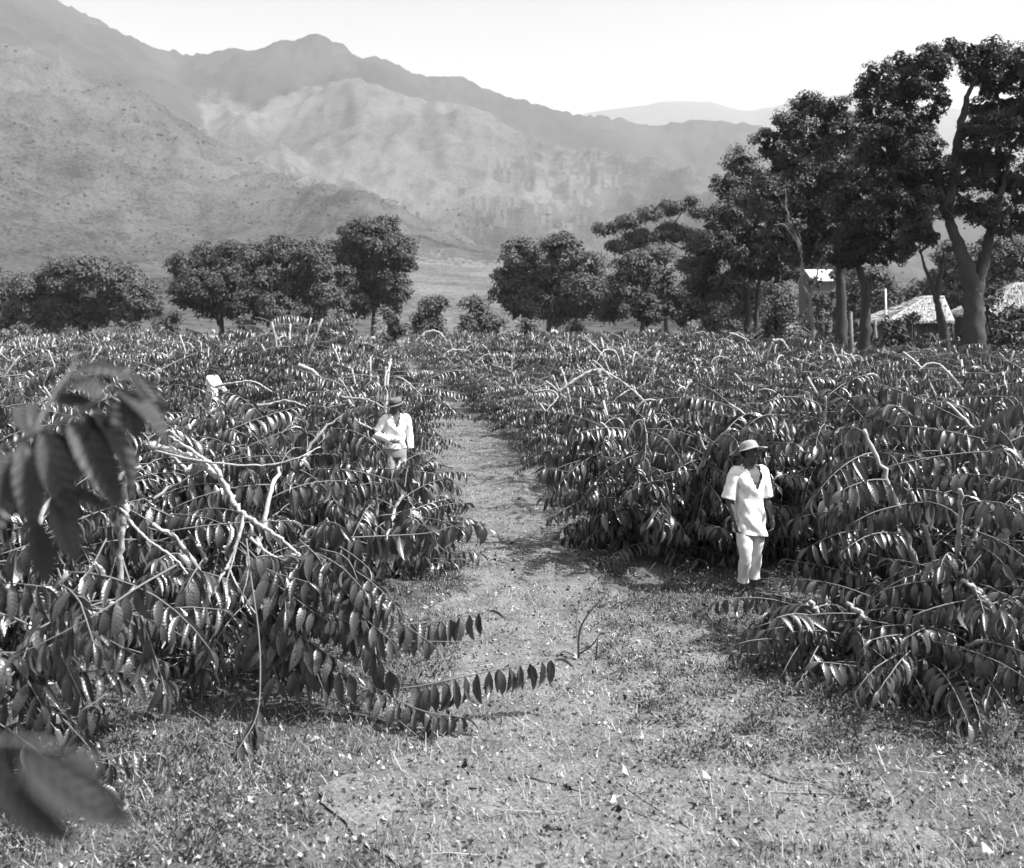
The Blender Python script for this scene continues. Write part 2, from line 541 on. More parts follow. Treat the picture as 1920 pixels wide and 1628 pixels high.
# ------------------------------------------------------------------ trees
def quad_leaves(mb, C, U, l, w, tone, m=0, hint=None):
    """rhombic folded leaves at C pointing along U"""
    n = len(C)
    S = norm(np.cross(U, rng.normal(size=(n, 3)) if hint is None else hint + rng.normal(size=(n, 3)) * .3))
    N = np.cross(U, S)
    l = np.asarray(l).reshape(-1, 1)
    w = np.asarray(w).reshape(-1, 1)
    V = np.stack([C, C + U * l * .45 + S * w - N * w * .35, C + U * l, C + U * l * .45 - S * w - N * w * .35], 1)
    Q = np.arange(n * 4).reshape(n, 4)
    Q = np.concatenate([Q[:, [0, 1, 2]], Q[:, [0, 2, 3]]])
    mb.add(V.reshape(-1, 3), Q, m, tone=np.repeat(tone, 4))


def rdirs(n):
    return norm(rng.normal(size=(n, 3)))


def crown_leaves(mb, lobes, leaf, density, flat=0.85):
    """lobes: list of (centre xyz, radius m). Leaf clumps gathered on the lobes, with gaps between them"""
    for C, r in lobes:
        k = 46
        quad_leaves(mb, C + rdirs(k) * r * .55 * rng.random((k, 1)) ** .4 * np.array([1, 1, flat]), rdirs(k), r * rng.uniform(.35, .6, k), r * rng.uniform(.15, .25, k), rng.random(k) * .5)
        nsub = int(max(13, min(46, 17 * (r / 1.2) ** 1.0)))
        D = rdirs(nsub * 2)
        D = D[D[:, 2] > -0.8][:nsub]
        sub = C + D * np.array([1, 1, flat]) * r * rng.uniform(.66, .92, (len(D), 1))
        rs_ = r * rng.uniform(.24, .50, len(D))
        per = max(12, int(density * 4 * math.pi * r * r / (leaf * leaf * .32) / len(D)))
        for s, q in zip(sub, rs_):
            d = rdirs(per)
            d[:, 2] = np.where(rng.random(per) < .8, np.abs(d[:, 2]), d[:, 2])
            P = s + d * q * (rng.random((per, 1)) ** .35) * np.array([1, 1, .95])
            out = norm(d + 0.5 * norm(s - C))
            U = norm(np.cross(out, rng.normal(size=(per, 3))) + out * .35 + np.array([0, 0, -.35]))
            quad_leaves(mb, P, U, leaf * rng.uniform(.5, 1.3, per), leaf * rng.uniform(.16, .28, per), rng.random(per), hint=out)


def tree(name, label, cat, d, trunks, lobes, leaf, density=1.5, cmat='crown_far', tmat='trunk', flat=0.85, spread=0.7, group=None, tr=0.30):
    base = at(trunks[0][0][0], trunks[0][0][1], d)
    base[2] = 0
    root = empty(name, base, label, cat, group)
    L = []
    for q in lobes:
        px, py, r = q[:3]
        rm = r / F * d
        dd = d + (q[3] if len(q) > 3 else rng.uniform(-spread, spread) * rm * 1.6)
        L.append((at(px, py, dd) * 1.0, rm * 1.02))
    for k, T in enumerate(trunks):
        pts = [at(x, y, d) for x, y in T]
        if k == 0: pts[0] = np.array([pts[0][0], pts[0][1], -0.2])
        pts = spline(pts, 9)
        pts[1:, :2] += rng.normal(size=(len(pts) - 1, 2)) * 0.025
        r0 = tr if k == 0 else tr * 0.62
        mb = MB()
        add_tube(mb, pts - base, [r0 * 1.3, r0, r0 * .75, r0 * .45, r0 * .28, r0 * .12] if k == 0 else [r0, r0 * .8, r0 * .5, r0 * .2], 14 if k == 0 else 12)
        V_ = mb.v[0]
        an = np.arange(len(V_))
        kn = 1 + .16 * np.sin(an % (10 if k == 0 else 12) * 2.1 + V_[:, 2] * .9) * min(1.0, r0 * 2.5) + rng.normal(size=len(V_)) * .05
        ax = np.repeat(pts - base, 14 if k == 0 else 12, 0)
        V_[:len(ax)] = ax + (V_[:len(ax)] - ax) * kn[:len(ax), None]
        mb.obj('trunk' if k == 0 else 'limb', M[tmat], root)
        if k == 0: top = pts[-1]
    # boughs out to the lobes
    mb = MB()
    for C, r in L:
        if rng.random() < (0.4 if tr < .4 else 0.0):
            mid_ = (top * .5 + C * .5) + np.array([0, 0, -.22 * np.linalg.norm(C - top)]) + rng.normal(size=3) * .12 * np.linalg.norm(C - top)
            add_tube(mb, spline([top - np.array([0, 0, .3]), mid_, C], 4) - base, [min(.09, tr * .3), min(.06, tr * .2), .02], 5)
    if mb.n: mb.obj('bough', M[tmat], root)
    cb = MB()
    crown_leaves(cb, [(C - base, r) for C, r in L], leaf, density, flat)
    cb.obj('crown', M[cmat], root, smooth=False)
    return root


G_L = 'round mango trees behind the left field'
tree('mango_tree', 'wide low dark tree at the far left edge of the field', 'tree', 104, [[(150, 650), (152, 600), (150, 550)]],
     [(-60, 550, 55), (0, 555, 52), (75, 550, 48), (120, 522, 42), (175, 518, 42), (225, 535, 42), (265, 560, 32), (60, 585, 36), (130, 575, 45), (205, 580, 38), (285, 585, 18), (20, 600, 34), (95, 605, 34), (165, 600, 34), (240, 592, 30)],  .37, 1.9, group=G_L)
tree('mango_tree', 'dark dense tree with square left side, just right of the low wide tree', 'tree', 106, [[(416, 655), (415, 590), (410, 545)], [(412, 610), (395, 570), (380, 540)]],
     [(350, 505, 34), (395, 488, 36), (438, 484, 34), (375, 540, 42), (425, 540, 42), (342, 545, 24), (455, 520, 30), (350, 568, 22), (400, 575, 34), (445, 580, 30)],  .37, 1.9, group=G_L)
tree('mango_tree', 'broad lumpy tree with lit leaf clumps, joined to the taller domed tree', 'tree', 98, [[(588, 655), (584, 600), (565, 550)], [(500, 655), (505, 590), (520, 550)]],
     [(475, 490, 36), (530, 478, 38), (585, 488, 40), (630, 525, 34), (495, 535, 42), (555, 540, 46), (615, 560, 34), (470, 565, 30), (520, 580, 32), (580, 590, 30), (490, 590, 22), (640, 570, 24), (600, 520, 36)],  .37, 1.9, group=G_L)
tree('mango_tree', 'tallest domed tree left of the pale gap in the treeline', 'tree', 108, [[(700, 655), (700, 590), (695, 530)], [(735, 640), (725, 580), (735, 540)]],
     [(690, 446, 42), (650, 475, 36), (735, 476, 42), (690, 500, 58), (652, 520, 36), (742, 528, 36), (690, 560, 42), (750, 555, 24), (665, 580, 26), (725, 575, 26), (720, 430, 30), (660, 440, 26), (765, 500, 20)],  .37, 1.9, group=G_L)
G_R = 'dense trees behind the right field'
tree('mango_tree', 'rounded double-topped tree right of the pale gap in the treeline', 'tree', 96, [[(1025, 655), (1030, 600), (1035, 550)]],
     [(980, 482, 38), (1050, 474, 38), (1100, 500, 38), (955, 520, 36), (1025, 530, 52), (1100, 550, 46), (985, 570, 46), (1060, 585, 42), (1130, 585, 30), (945, 560, 26)],  .37, 1.9, group=G_R)
tree('mango_tree', 'smaller round tree with paler leaves in front of the layered tree', 'tree', 88, [[(1205, 660), (1205, 610), (1205, 560)]],
     [(1190, 508, 38), (1235, 532, 40), (1168, 550, 38), (1268, 570, 36), (1210, 585, 40), (1150, 585, 30), (1280, 600, 20)], .34, 1.9, group=G_R)
tree('spreading_tree', 'flat-topped tree with layered boughs behind the round trees', 'tree', 104, [[(1250, 650), (1250, 540), (1240, 440)]],
     [(1140, 432, 26), (1180, 418, 28), (1220, 402, 26), (1262, 392, 28), (1290, 380, 20), (1320, 400, 28), (1200, 450, 34), (1260, 440, 36), (1310, 450, 36), (1160, 465, 26), (1230, 480, 36), (1300, 500, 36)], .30, 1.4, flat=0.45, group=G_R)
tree('forest_tree', 'dark leafy tree with two slender trunks behind the pale dead tree', 'tree', 74, [[(1402, 680), (1402, 560), (1396, 470), (1390, 380)], [(1416, 680), (1420, 560), (1432, 470), (1430, 400)]],
     [(1388, 308, 36), (1358, 352, 28), (1425, 345, 44), (1395, 400, 54), (1350, 425, 38), (1440, 430, 50), (1385, 470, 48), (1330, 480, 46), (1320, 540, 44), (1365, 545, 40), (1450, 500, 40), (1300, 585, 28), (1405, 450, 46), (1470, 490, 42), (1430, 400, 46), (1340, 460, 36), (1410, 500, 36)], .22, 1.2, 'crown', group=G_R, tr=.28)
tree('forest_tree', 'tall dark tree of the second highest crown, with one straight trunk', 'tree', 58, [[(1577, 690), (1577, 560), (1572, 470), (1560, 360), (1550, 260)]],
     [(1475, 238, 38), (1515, 202, 34), (1560, 205, 36), (1598, 250, 42), (1535, 275, 58), (1470, 300, 42), (1590, 335, 58), (1500, 370, 60), (1550, 430, 58), (1470, 440, 42), (1510, 480, 36), (1520, 440, 50), (1450, 370, 50), (1560, 480, 36), (1600, 420, 50), (1560, 380, 50), (1620, 310, 50), (1520, 330, 46), (1440, 270, 30)], .19, 1.2, 'crown', group=G_R, tr=.30)
tree('forest_tree', 'dark tree with a kinked pale-streaked trunk between the straight trunk and hut', 'tree', 48, [[(1618, 720), (1622, 620), (1622, 540), (1608, 480), (1630, 400), (1650, 330)]],
     [(1630, 330, 52), (1690, 350, 52), (1650, 410, 55), (1700, 420, 45), (1610, 450, 44), (1660, 470, 40), (1580, 480, 28), (1690, 290, 40), (1640, 280, 40), (1720, 340, 44), (1725, 280, 40), (1700, 250, 44), (1640, 470, 38), (1720, 390, 40), (1600, 380, 46), (1590, 490, 30), (1690, 470, 30)], .17, 1.2, 'crown', group=G_R, tr=.26)
tree('forest_tree', 'tallest tree at the right edge, its thick trunk forking above the hut', 'tree', 42,
     [[(1826, 745), (1826, 620), (1822, 540), (1800, 470), (1775, 395), (1750, 320), (1735, 250)],
      [(1828, 560), (1845, 490), (1862, 420), (1880, 350), (1895, 280)], [(1772, 400), (1790, 330), (1798, 260), (1812, 190), (1835, 130)], [(1750, 330), (1700, 260), (1670, 200)]],
     [(1645, 150, 34), (1690, 125, 34), (1735, 108, 32), (1762, 120, 26), (1680, 190, 46), (1632, 205, 26), (1735, 165, 30), (1815, 105, 30), (1855, 102, 34), (1870, 160, 40), (1835, 205, 24), (1650, 270, 40), (1700, 275, 32), (1715, 330, 34),
      (1845, 330, 44), (1880, 250, 50), (1862, 395, 36), (1815, 385, 26), (1930, 130, 60), (1950, 240, 70), (1940, 350, 60), (1750, 215, 22), (1680, 340, 38), (1740, 370, 26), (2000, 180, 80), (1655, 335, 34), (1620, 175, 24), (1700, 160, 34), (1660, 240, 40), (1720, 235, 34), (1690, 320, 44), (1660, 380, 40), (1720, 400, 36), (1785, 95, 24), (1835, 140, 36), (1850, 220, 36), (1860, 300, 44), (1820, 290, 26), (1900, 420, 40), (1770, 330, 26), (1880, 340, 44), (1900, 200, 44), (1640, 300, 34), (1755, 140, 26), (1735, 310, 36), (1755, 360, 28), (1705, 370, 40), (1780, 400, 20), (1715, 290, 36), (1790, 350, 26), (1765, 185, 24), (1820, 250, 26), (1835, 300, 30), (1845, 410, 30), (1790, 300, 20)], .15, 1.2, 'crown', group=G_R, tr=.42)
tree('forest_tree', 'leaning forked tree with a small tufted crown in front of the hut', 'tree', 44, [[(1775, 740), (1772, 640), (1758, 570), (1738, 510), (1722, 460)], [(1755, 560), (1765, 500), (1770, 470)]],
     [(1712, 440, 26), (1738, 428, 22), (1700, 470, 18), (1745, 450, 20)], .15, 1.6, 'crown', group=G_R, tr=.22)
tree('grey_shrub_tree', 'loose pale-leaved tree behind the forked trunk at the right edge', 'tree', 66, [[(1800, 680), (1800, 590), (1802, 520)]],
     [(1785, 480, 34), (1870, 590, 34), (1905, 560, 40), (1850, 560, 26), (1815, 500, 36), (1790, 545, 32), (1765, 520, 22), (1850, 470, 34), (1880, 500, 40), (1870, 550, 34), (1920, 480, 45)], .24, .85, 'shrub', group=G_R, tr=.14)
tree('dead_tree', 'pale leafless-limbed tree standing in front of the dark trees', 'tree', 47, [[(1528, 730), (1526, 637), (1517, 560), (1504, 530), (1502, 465), (1496, 420)], [(1517, 562), (1530, 520), (1545, 470)], [(1503, 475), (1475, 425), (1452, 422)], [(1502, 465), (1476, 400), (1474, 355)]],
     [(1495, 425, 14), (1545, 465, 14)], .2, .8, 'shrub', tmat='trunk_pale', tr=.10)

for px, d, hh_, lab in ((1330, 112, 1.0, 'low dark tree behind the two slender trunks'), (1440, 108, .9, 'bushy tree behind the pale dead tree'), (1490, 116, 1.1, 'bushy tree left of the tin-roofed house'), (1650, 104, .8, 'grey bushy tree between the two bright roofs'), (1760, 100, .9, 'bushy tree behind the first thatched hut'), (1860, 98, 1.0, 'bushy tree behind the right-hand thatched hut'), (1580, 120, 1.0, 'bushy tree behind the tin-roofed house')):
    tree('bushy_tree', lab, 'tree', d, [[(px, 660), (px + 4, 600), (px, 560)]], [(px + rng.uniform(-50, 50), 602 - hh_ * rng.uniform(-10, 90), rng.uniform(26, 42)) for q in range(9)], .34, 1.1, 'shrub', group='bushy trees behind the right-hand trunks', tr=.18)
# shrubs below the treeline
SH = [(800, 578, 40, 92, 'rounded grey shrub below the pale gap in the treeline'),
      (905, 575, 34, 94, 'upright dark shrub left of the rounded double-topped tree'),
      (640, 600, 30, 88, 'low pale shrub at the foot of the tallest domed tree'),
      (320, 600, 26, 98, 'small shrub between the two dark left trees'),
      (740, 590, 24, 95, 'small shrub under the right side of the domed tree'),
      (870, 600, 22, 90, 'low shrub at the end of the grass path'),
      (1340, 600, 26, 76, 'dark shrub at the foot of the two slender trunks'),
      (1460, 570, 34, 66, 'tangled shrub behind the pale dead tree'),
      (1550, 600, 26, 62, 'leafy shrub between the straight trunk and dead tree'),
      (1690, 625, 26, 52, 'leafy shrub in front of the thatched hut wall'),
      (1745, 640, 22, 48, 'low shrub beside the leaning tree foot'),
      (1660, 520, 34, 70, 'grey bush showing above the hut beside the white post'),
      (455, 610, 26, 96, 'pale bush between the left trunks'),
      (1548, 575, 22, 72, 'leafy shrub hiding the wall of the tin-roofed house'),
      (1604, 590, 22, 66, 'leafy shrub between the straight and kinked trunks'),
      (1700, 600, 20, 50, 'dark shrub against the hut wall'),
      (1532, 566, 20, 74, 'leafy shrub left of the straight trunk, against the grey house'),
      (1606, 556, 22, 72, 'leafy shrub right of the straight trunk, against the grey house'),
      (1712, 548, 22, 70, 'leafy shrub rising behind the first hut roof'),
      (1650, 560, 26, 68, 'leafy shrub behind the thin white post'),
      (1660, 610, 26, 50, 'leafy shrub covering the foot of the thin white post'),
      (1528, 530, 16, 70, 'leafy shrub before the left corner of the grey house'),
      (1566, 520, 14, 76, 'small leafy shrub top against the tin roof'),
      (1868, 560, 34, 50, 'leafy shrub beside the thick trunk, before the right-hand hut'),
      (1905, 590, 34, 48, 'bushy shrub at the right edge before the hut wall'),
      (1450, 610, 28, 60, 'leafy shrub under the pale dead tree'),
      (1380, 610, 24, 70, 'shrub behind the two slender trunks'),
      (50, 620, 26, 90, 'low shrub under the far left tree'),
      (250, 615, 26, 92, 'low shrub right of the far left trunk'),
      (560, 615, 24, 90, 'low shrub under the broad lumpy tree'),
      (1080, 615, 26, 88, 'low shrub under the double-topped tree'),
      (980, 612, 24, 88, 'low shrub left of the double-topped trunk'),
      (1880, 620, 30, 46, 'shrub at the right edge beside the thick trunk')]
for px, py, r, d, lab in SH:
    b = at(px, py, d)
    z0 = b[2]
    root = empty('shrub', (b[0], b[1], 0), lab, 'shrub', 'shrubs under the trees')
    rm = r / F * d
    hh = max(z0, rm * .9)
    cb = MB()
    crown_leaves(cb, [(np.array([rng.uniform(-.6, .6) * rm, rng.uniform(-.3, .3) * rm, hh * q]), rm * s) for q, s in ((.35, .8), (.6, .75), (.8, .75), (1.0, .7), (.5, .8))], .22 + d * .0012, .8)
    cb.obj('foliage', M['shrub'], root, smooth=False)
    mb = MB()
    for k in range(4):
        a = rng.uniform(0, 6.28)
        add_tube(mb, spline([(0, 0, -.1), (.2 * math.cos(a), .2 * math.sin(a), hh * .5), (.6 * rm * math.cos(a), .6 * rm * math.sin(a), hh)], 3), [.06, .02], 5)
    mb.obj('stem', M['trunk'], root)


# ------------------------------------------------------------------ huts, houses, posts
def hut(name, label, px0, px1, py_eave, ridge, d, depth, wallh, hip):
    """thatched hut: roof eave from px0 to px1, ridge (px,px,py)"""
    a, b = at(px0, py_eave, d), at(px1, py_eave, d)
    base = np.array([(a[0] + b[0]) / 2, d + depth / 2, 0])
    root = empty(name, base, label, 'hut')
    W, ez = (b[0] - a[0]) / 2, a[2]
    rz = at(ridge[0], ridge[2], d + depth / 2)[2]
    r0 = at(ridge[0], ridge[2], d + depth / 2)[0] - base[0]
    r1 = at(ridge[1], ridge[2], d + depth / 2)[0] - base[0]
    D = depth / 2
    E = [np.array(q, float) for q in ((-W, -D, ez), (W, -D, ez), (W, D, ez), (-W, D, ez))]
    Rg = [np.array((r0, 0, rz)), np.array((r1, 0, rz))]
    faces = [(E[0], E[1], Rg[1], Rg[0]), (E[1], E[2], Rg[1], Rg[1]), (E[2], E[3], Rg[0], Rg[1]), (E[3], E[0], Rg[0], Rg[0])]
    mb = MB()
    for q in faces:
        off = np.array([0, 0, -.16])
        mb.add(np.array(list(q) + [v + off for v in q]), [(0, 1, 2, 3), (7, 6, 5, 4), (0, 4, 5, 1)], tone=.4)
        nrm = norm(np.cross(q[1] - q[0], q[3] - q[0] + 1e-6))
        down = norm((q[0] + q[1]) / 2 - (q[2] + q[3]) / 2)
        n = 1500
        s, t = rng.random(n), np.ceil(rng.random(n) * 9) / 9 - rng.random(n) * .05
        lo = q[0] + (q[1] - q[0]) * s[:, None]
        hi = q[3] + (q[2] - q[3]) * s[:, None]
        P = lo + (hi - lo) * t[:, None] + nrm * rng.uniform(.01, .04, (n, 1))
        U = norm(down + rng.normal(size=(n, 3)) * .12)
        quad_leaves(mb, P, U, rng.uniform(.35, .75, n), rng.uniform(.02, .05, n), rng.random(n))
    mb.obj('roof', M['thatch'], root, smooth=False)
    mb = MB()
    w, dp = W * .86, D * .86
    c = [(-w, -dp), (w, -dp), (w, dp), (-w, dp)]
    for k in range(4):
        (x0, y0), (x1, y1) = c[k], c[(k + 1) % 4]
        n = np.array([y1 - y0, x0 - x1, 0]) / math.hypot(y1 - y0, x0 - x1) * .08
        q = np.array([(x0, y0, -.1), (x1, y1, -.1), (x1, y1, ez + .05), (x0, y0, ez + .05)], float)
        mb.add(np.vstack([q, q - n]), [(0, 1, 2, 3), (7, 6, 5, 4), (3, 2, 6, 7)])
    mb.obj('wall', M['mud'], root, smooth=False)
    mb = MB()
    mb.add([(-.45, -dp - .03, 0), (.45, -dp - .03, 0), (.45, -dp - .03, 1.8), (-.45, -dp - .03, 1.8), (-.45, -dp + .02, 0), (.45, -dp + .02, 0), (.45, -dp + .02, 1.8), (-.45, -dp + .02, 1.8)],
           [(0, 1, 2, 3), (3, 2, 6, 7), (1, 5, 6, 2), (0, 3, 7, 4)])
    mb.obj('door', M['dark'], root, smooth=False)
    for x in np.linspace(-W * .95, W * .95, 6):
        mb = MB()
        add_tube(mb, [(x, -D * .95, -.1), (x + .04, -D * .95, ez * .5), (x, -D * .94, ez)], [.06, .05], 6)
        mb.obj('post', M['trunk'], root)
    return root


hut('thatched_hut', 'hut with a sunlit thatched hip roof behind the leaning tree', 1664, 1790, 601, (1738, 1770, 555), 58, 5.0, 2.6, True)
hut('thatched_hut', 'thatched hut cut off by the right edge beside the thick trunk', 1848, 2010, 588, (1905, 1960, 530), 56, 5.0, 2.6, True)


def house(label, px0, px1, py_top, py_eave, d, depth):
    a, b = at(px0, py_eave, d), at(px1, py_eave, d)
    base = np.array([(a[0] + b[0]) / 2, d + depth / 2, 0])
    root = empty('tin_roofed_house', base, label, 'house')
    W, D, ez = (b[0] - a[0]) / 2, depth / 2, a[2]
    rz = at(px0, py_top, d + D)[2]
    mb = MB()
    E = [(-W, -D, ez), (W, -D, ez), (W, D, ez), (-W, D, ez), (-W, 0, rz), (W, 0, rz)]
    V = np.array(E + [(x, y, z - .08) for x, y, z in E], float)
    mb.add(V, [(0, 1, 5, 4), (2, 3, 4, 5), (7, 6, 10, 11), (9, 8, 11, 10), (0, 6, 7, 1)])
    mb.obj('roof', M['white'], root, smooth=False)
    for k in range(14):
        x = -W + (k + .5) * 2 * W / 14
        m2 = MB()
        add_tube(m2, [(x, -D, ez + .02), (x, 0, rz + .02)], [.03], 5)
        m2.obj('roof_seam', M['white'], root)
    mb = MB()
    w, dp = W * .93, D * .93
    mb.add([(-w, -dp, -.1), (w, -dp, -.1), (w, dp, -.1), (-w, dp, -.1), (-w, -dp, ez + .05), (w, -dp, ez + .05), (w, dp, ez + .05), (-w, dp, ez + .05), (-w, 0, rz - .1), (w, 0, rz - .1)],
           [(0, 1, 5, 4), (1, 2, 6, 5), (2, 3, 7, 6), (3, 0, 4, 7)])
    mb.f.append(np.array([(4, 7, 8), (5, 9, 6)])); mb.m.append(np.zeros(2))
    mb.obj('wall', M['greywall'], root, smooth=False)
    for fx in (-.5, 0, .5):
        m3 = MB()
        x, z = fx * w * 1.3, ez * .35
        m3.add([(x - .5, -dp - .03, z), (x + .5, -dp - .03, z), (x + .5, -dp - .03, z + 1.2), (x - .5, -dp - .03, z + 1.2), (x - .5, -dp + .02, z), (x + .5, -dp + .02, z), (x + .5, -dp + .02, z + 1.2), (x - .5, -dp + .02, z + 1.2)],
               [(0, 1, 2, 3), (3, 2, 6, 7), (1, 5, 6, 2), (0, 3, 7, 4)])
        m3.obj('window', M['dark'], root, smooth=False)


house('grey-walled house with a bright tin roof glimpsed between the dark trunks', 1524, 1576, 506, 526, 92, 5)
for px, y0, y1, d, lab in ((1661, 542, 690, 56, 'thin white post standing left of the thatched hut'), (1596, 585, 690, 50, 'short pale post between the straight and kinked trunks'), (1642, 600, 690, 52, 'stubby pale post close to the kinked trunk')):
    b = at(px, y1, d); b[2] = 0
    t = at(px, y0, d)[2]
    mb = MB()
    add_tube(mb, [(0, 0, -.2), (.03, 0, t * .5), (-.02, .02, t)], [.06, .055, .05] if px == 1661 else [.10, .09, .08], 8)
    o = mb.obj('wooden_post', M['white' if px == 1661 else 'trunk_pale'])
    o.location = b
    tag(o, lab, 'post')


def agave(label, px, d, h, n, m, w=.07):
    b = at(px, 700, d); b[2] = 0
    root = empty('agave_plant', b, label, 'agave plant', 'spiky agave plants under the trees')
    for k in range(n):
        a = k * 2.4
        e = rng.uniform(.35, 1.45)
        L = h * rng.uniform(.8, 1.1)
        t = np.linspace(0, 1, 5)
        P = np.stack([np.cos(a) * np.cos(e) * L * t, np.sin(a) * np.cos(e) * L * t, np.sin(e) * L * t + .1 - .12 * t * t], -1)
        S = np.array([-np.sin(a), np.cos(a), 0])
        ww = w * np.array([.6, 1, .9, .5, .02])[:, None]
        mid_ = P - np.array([0, 0, .03])
        V = np.concatenate([P + S * ww, mid_, P - S * ww])
        Q = [(i, i + 1, 5 + i + 1, 5 + i) for i in range(4)] + [(5 + i, 5 + i + 1, 10 + i + 1, 10 + i) for i in range(4)]
        MB().add(V, Q, tone=rng.random()).obj('leaf', m, root)


agave('dark spiky agave at the foot of the straight trunk', 1586, 41, 1.7, 26, M['weed'])
agave('pale spiky agave left of the straight trunk', 1545, 58, 3.6, 18, M['shrub'], .12)
agave('agave with dark blades between the dead tree and straight trunk', 1558, 44, 1.4, 18, M['weed'])

# brush heap of cut pale stalks, dry heaps
b = at(1470, 640, 64); b[2] = 0
root = empty('brush_heap', b, 'heap of cut pale stalks lying at the foot of the dark trees', 'brush heap')
for k in range(60):
    a = rng.uniform(-1.2, 1.2) + (math.pi if k % 2 else 0)
    L = rng.uniform(1.2, 2.8)
    z = 2.3 + rng.uniform(-.9, .5)
    mb = MB()
    add_tube(mb, spline([(rng.normal() * .3, rng.normal() * .4, z), (math.cos(a) * L * .5, math.sin(a) * L * .3, z + .15), (math.cos(a) * L, math.sin(a) * L * .5, z - .9)], 3), [.05, .02], 5)
    mb.obj('stalk', M['trunk_pale'], root)
mb = MB()
for k in range(14):
    a = k * .45
    add_tube(mb, [(math.cos(a) * 1.5, math.sin(a) * .9, -.1), (math.cos(a) * .8, math.sin(a) * .5, 1.3), (0, 0, 2.4)], [.09, .04], 5)
mb.obj('base_stalks', M['trunk'], root)
for px, py, s, d, lab in ((1312, 598, 1.1, 82, 'bright heap of dry grass below the dark trees'), (610, 600, 1.4, 100, 'pale dry grass heap behind the left field'), (722, 583, 1.2, 104, 'small pale heap under the tallest domed tree')):
    b = at(px, py, d); zc = b[2]; b[2] = 0
    mb = MB()
    n = 1500
    D = rdirs(n); D[:, 2] = np.abs(D[:, 2])
    quad_leaves(mb, D * np.array([s, s, max(zc, 1) + .6]) * rng.uniform(.8, 1, (n, 1)), norm(D * .4 + rng.normal(size=(n, 3)) * .5 + np.array([0, 0, -.7])), rng.uniform(.3, .7, n), rng.uniform(.02, .05, n), rng.random(n))
    o = mb.obj('dry_grass_heap', M['thatch'], smooth=False)
    o.location = b
    tag(o, lab, 'grass heap', 'heaps of dry grass')


# ------------------------------------------------------------------ coffee bushes
def leaf_template(seg, bend, fold=0.32, ripple=0.0, width=.16):
    """leaf of length 1 along +y, bending down (-z); returns V, F, UV"""
    t = np.linspace(0, 1, seg + 1)
    wid = width * np.sin(np.pi * np.clip(t, 0, 1) ** .85) ** .75 * (1 - .35 * t ** 4)
    wid[0], wid[-1] = .012, .004
    ang = -bend * t
    dy = np.cos(ang); dz = np.sin(ang)
    y = np.concatenate([[0], np.cumsum((dy[1:] + dy[:-1]) / 2 / seg)])
    z = np.concatenate([[0], np.cumsum((dz[1:] + dz[:-1]) / 2 / seg)])
    nx = np.stack([np.zeros_like(t), -np.sin(ang), np.cos(ang)], -1)
    mid_ = np.stack([np.zeros_like(t), y, z], -1)
    rp = ripple * np.sin(t * 34)
    up = fold * wid + rp
    Lf = mid_ + np.stack([-wid * .95, 0 * t, 0 * t], -1) + nx * up[:, None]
    Rt = mid_ + np.stack([wid * .95, 0 * t, 0 * t], -1) + nx * (fold * wid - rp)[:, None]
    V = np.concatenate([Lf, mid_, Rt])
    k = seg + 1
    Q = [(i, k + i, k + i + 1, i + 1) for i in range(seg)] + [(k + i, 2 * k + i, 2 * k + i + 1, k + i + 1) for i in range(seg)]
    uv = np.concatenate([np.stack([-wid * 2.4, t], -1), np.stack([0 * t, t], -1), np.stack([wid * 2.4, t], -1)])
    return V, np.array(Q), uv


TPL = {0: [leaf_template(4, b, f, .004, w) for b, f, w in ((.7, .9, .135), (.8, .45, .170), (1.3, 1.0, .13), (1.0, 1.3, .12), (1.1, .35, .165))],
       1: [leaf_template(3, b, f, 0, w) for b, f, w in ((.7, .9, .135), (.8, .45, .170), (1.3, 1.0, .13), (1.0, 1.3, .12), (1.1, .35, .165))],
       2: [leaf_template(2, b, f, 0, w) for b, f, w in ((.7, .9, .135), (.8, .45, .170), (1.3, 1.0, .13), (1.0, 1.3, .12), (1.1, .35, .165))]}
LEAF_ME = []
for V, Q, uv in TPL[0]:
    LEAF_ME.append(MB().add(V, Q, uv=uv).mesh('leaf', M['leaf']))


LEAF_NEAR = []
for V, Q, uv in [leaf_template(10, b, f, .004, w) for b, f, w in ((.7, .9, .135), (.8, .45, .170), (1.3, 1.0, .13), (1.0, 1.3, .12), (1.1, .35, .165))]:
    LEAF_NEAR.append(MB().add(V * np.array([.95, 1, 1]), Q, uv=uv).mesh('leaf', M['leaf_near']))


def knotty(mb, P, r):
    """an uneven woody stem with nodes"""
    P = spline(P, 3)
    k = len(P)
    P = P + rng.normal(size=P.shape) * min(.012, r * .28)
    rad = np.linspace(1.1, .55, k) * r * rng.uniform(.86, 1.12, k)
    rad[::4] *= 1.16
    add_tube(mb, P, rad, 8)


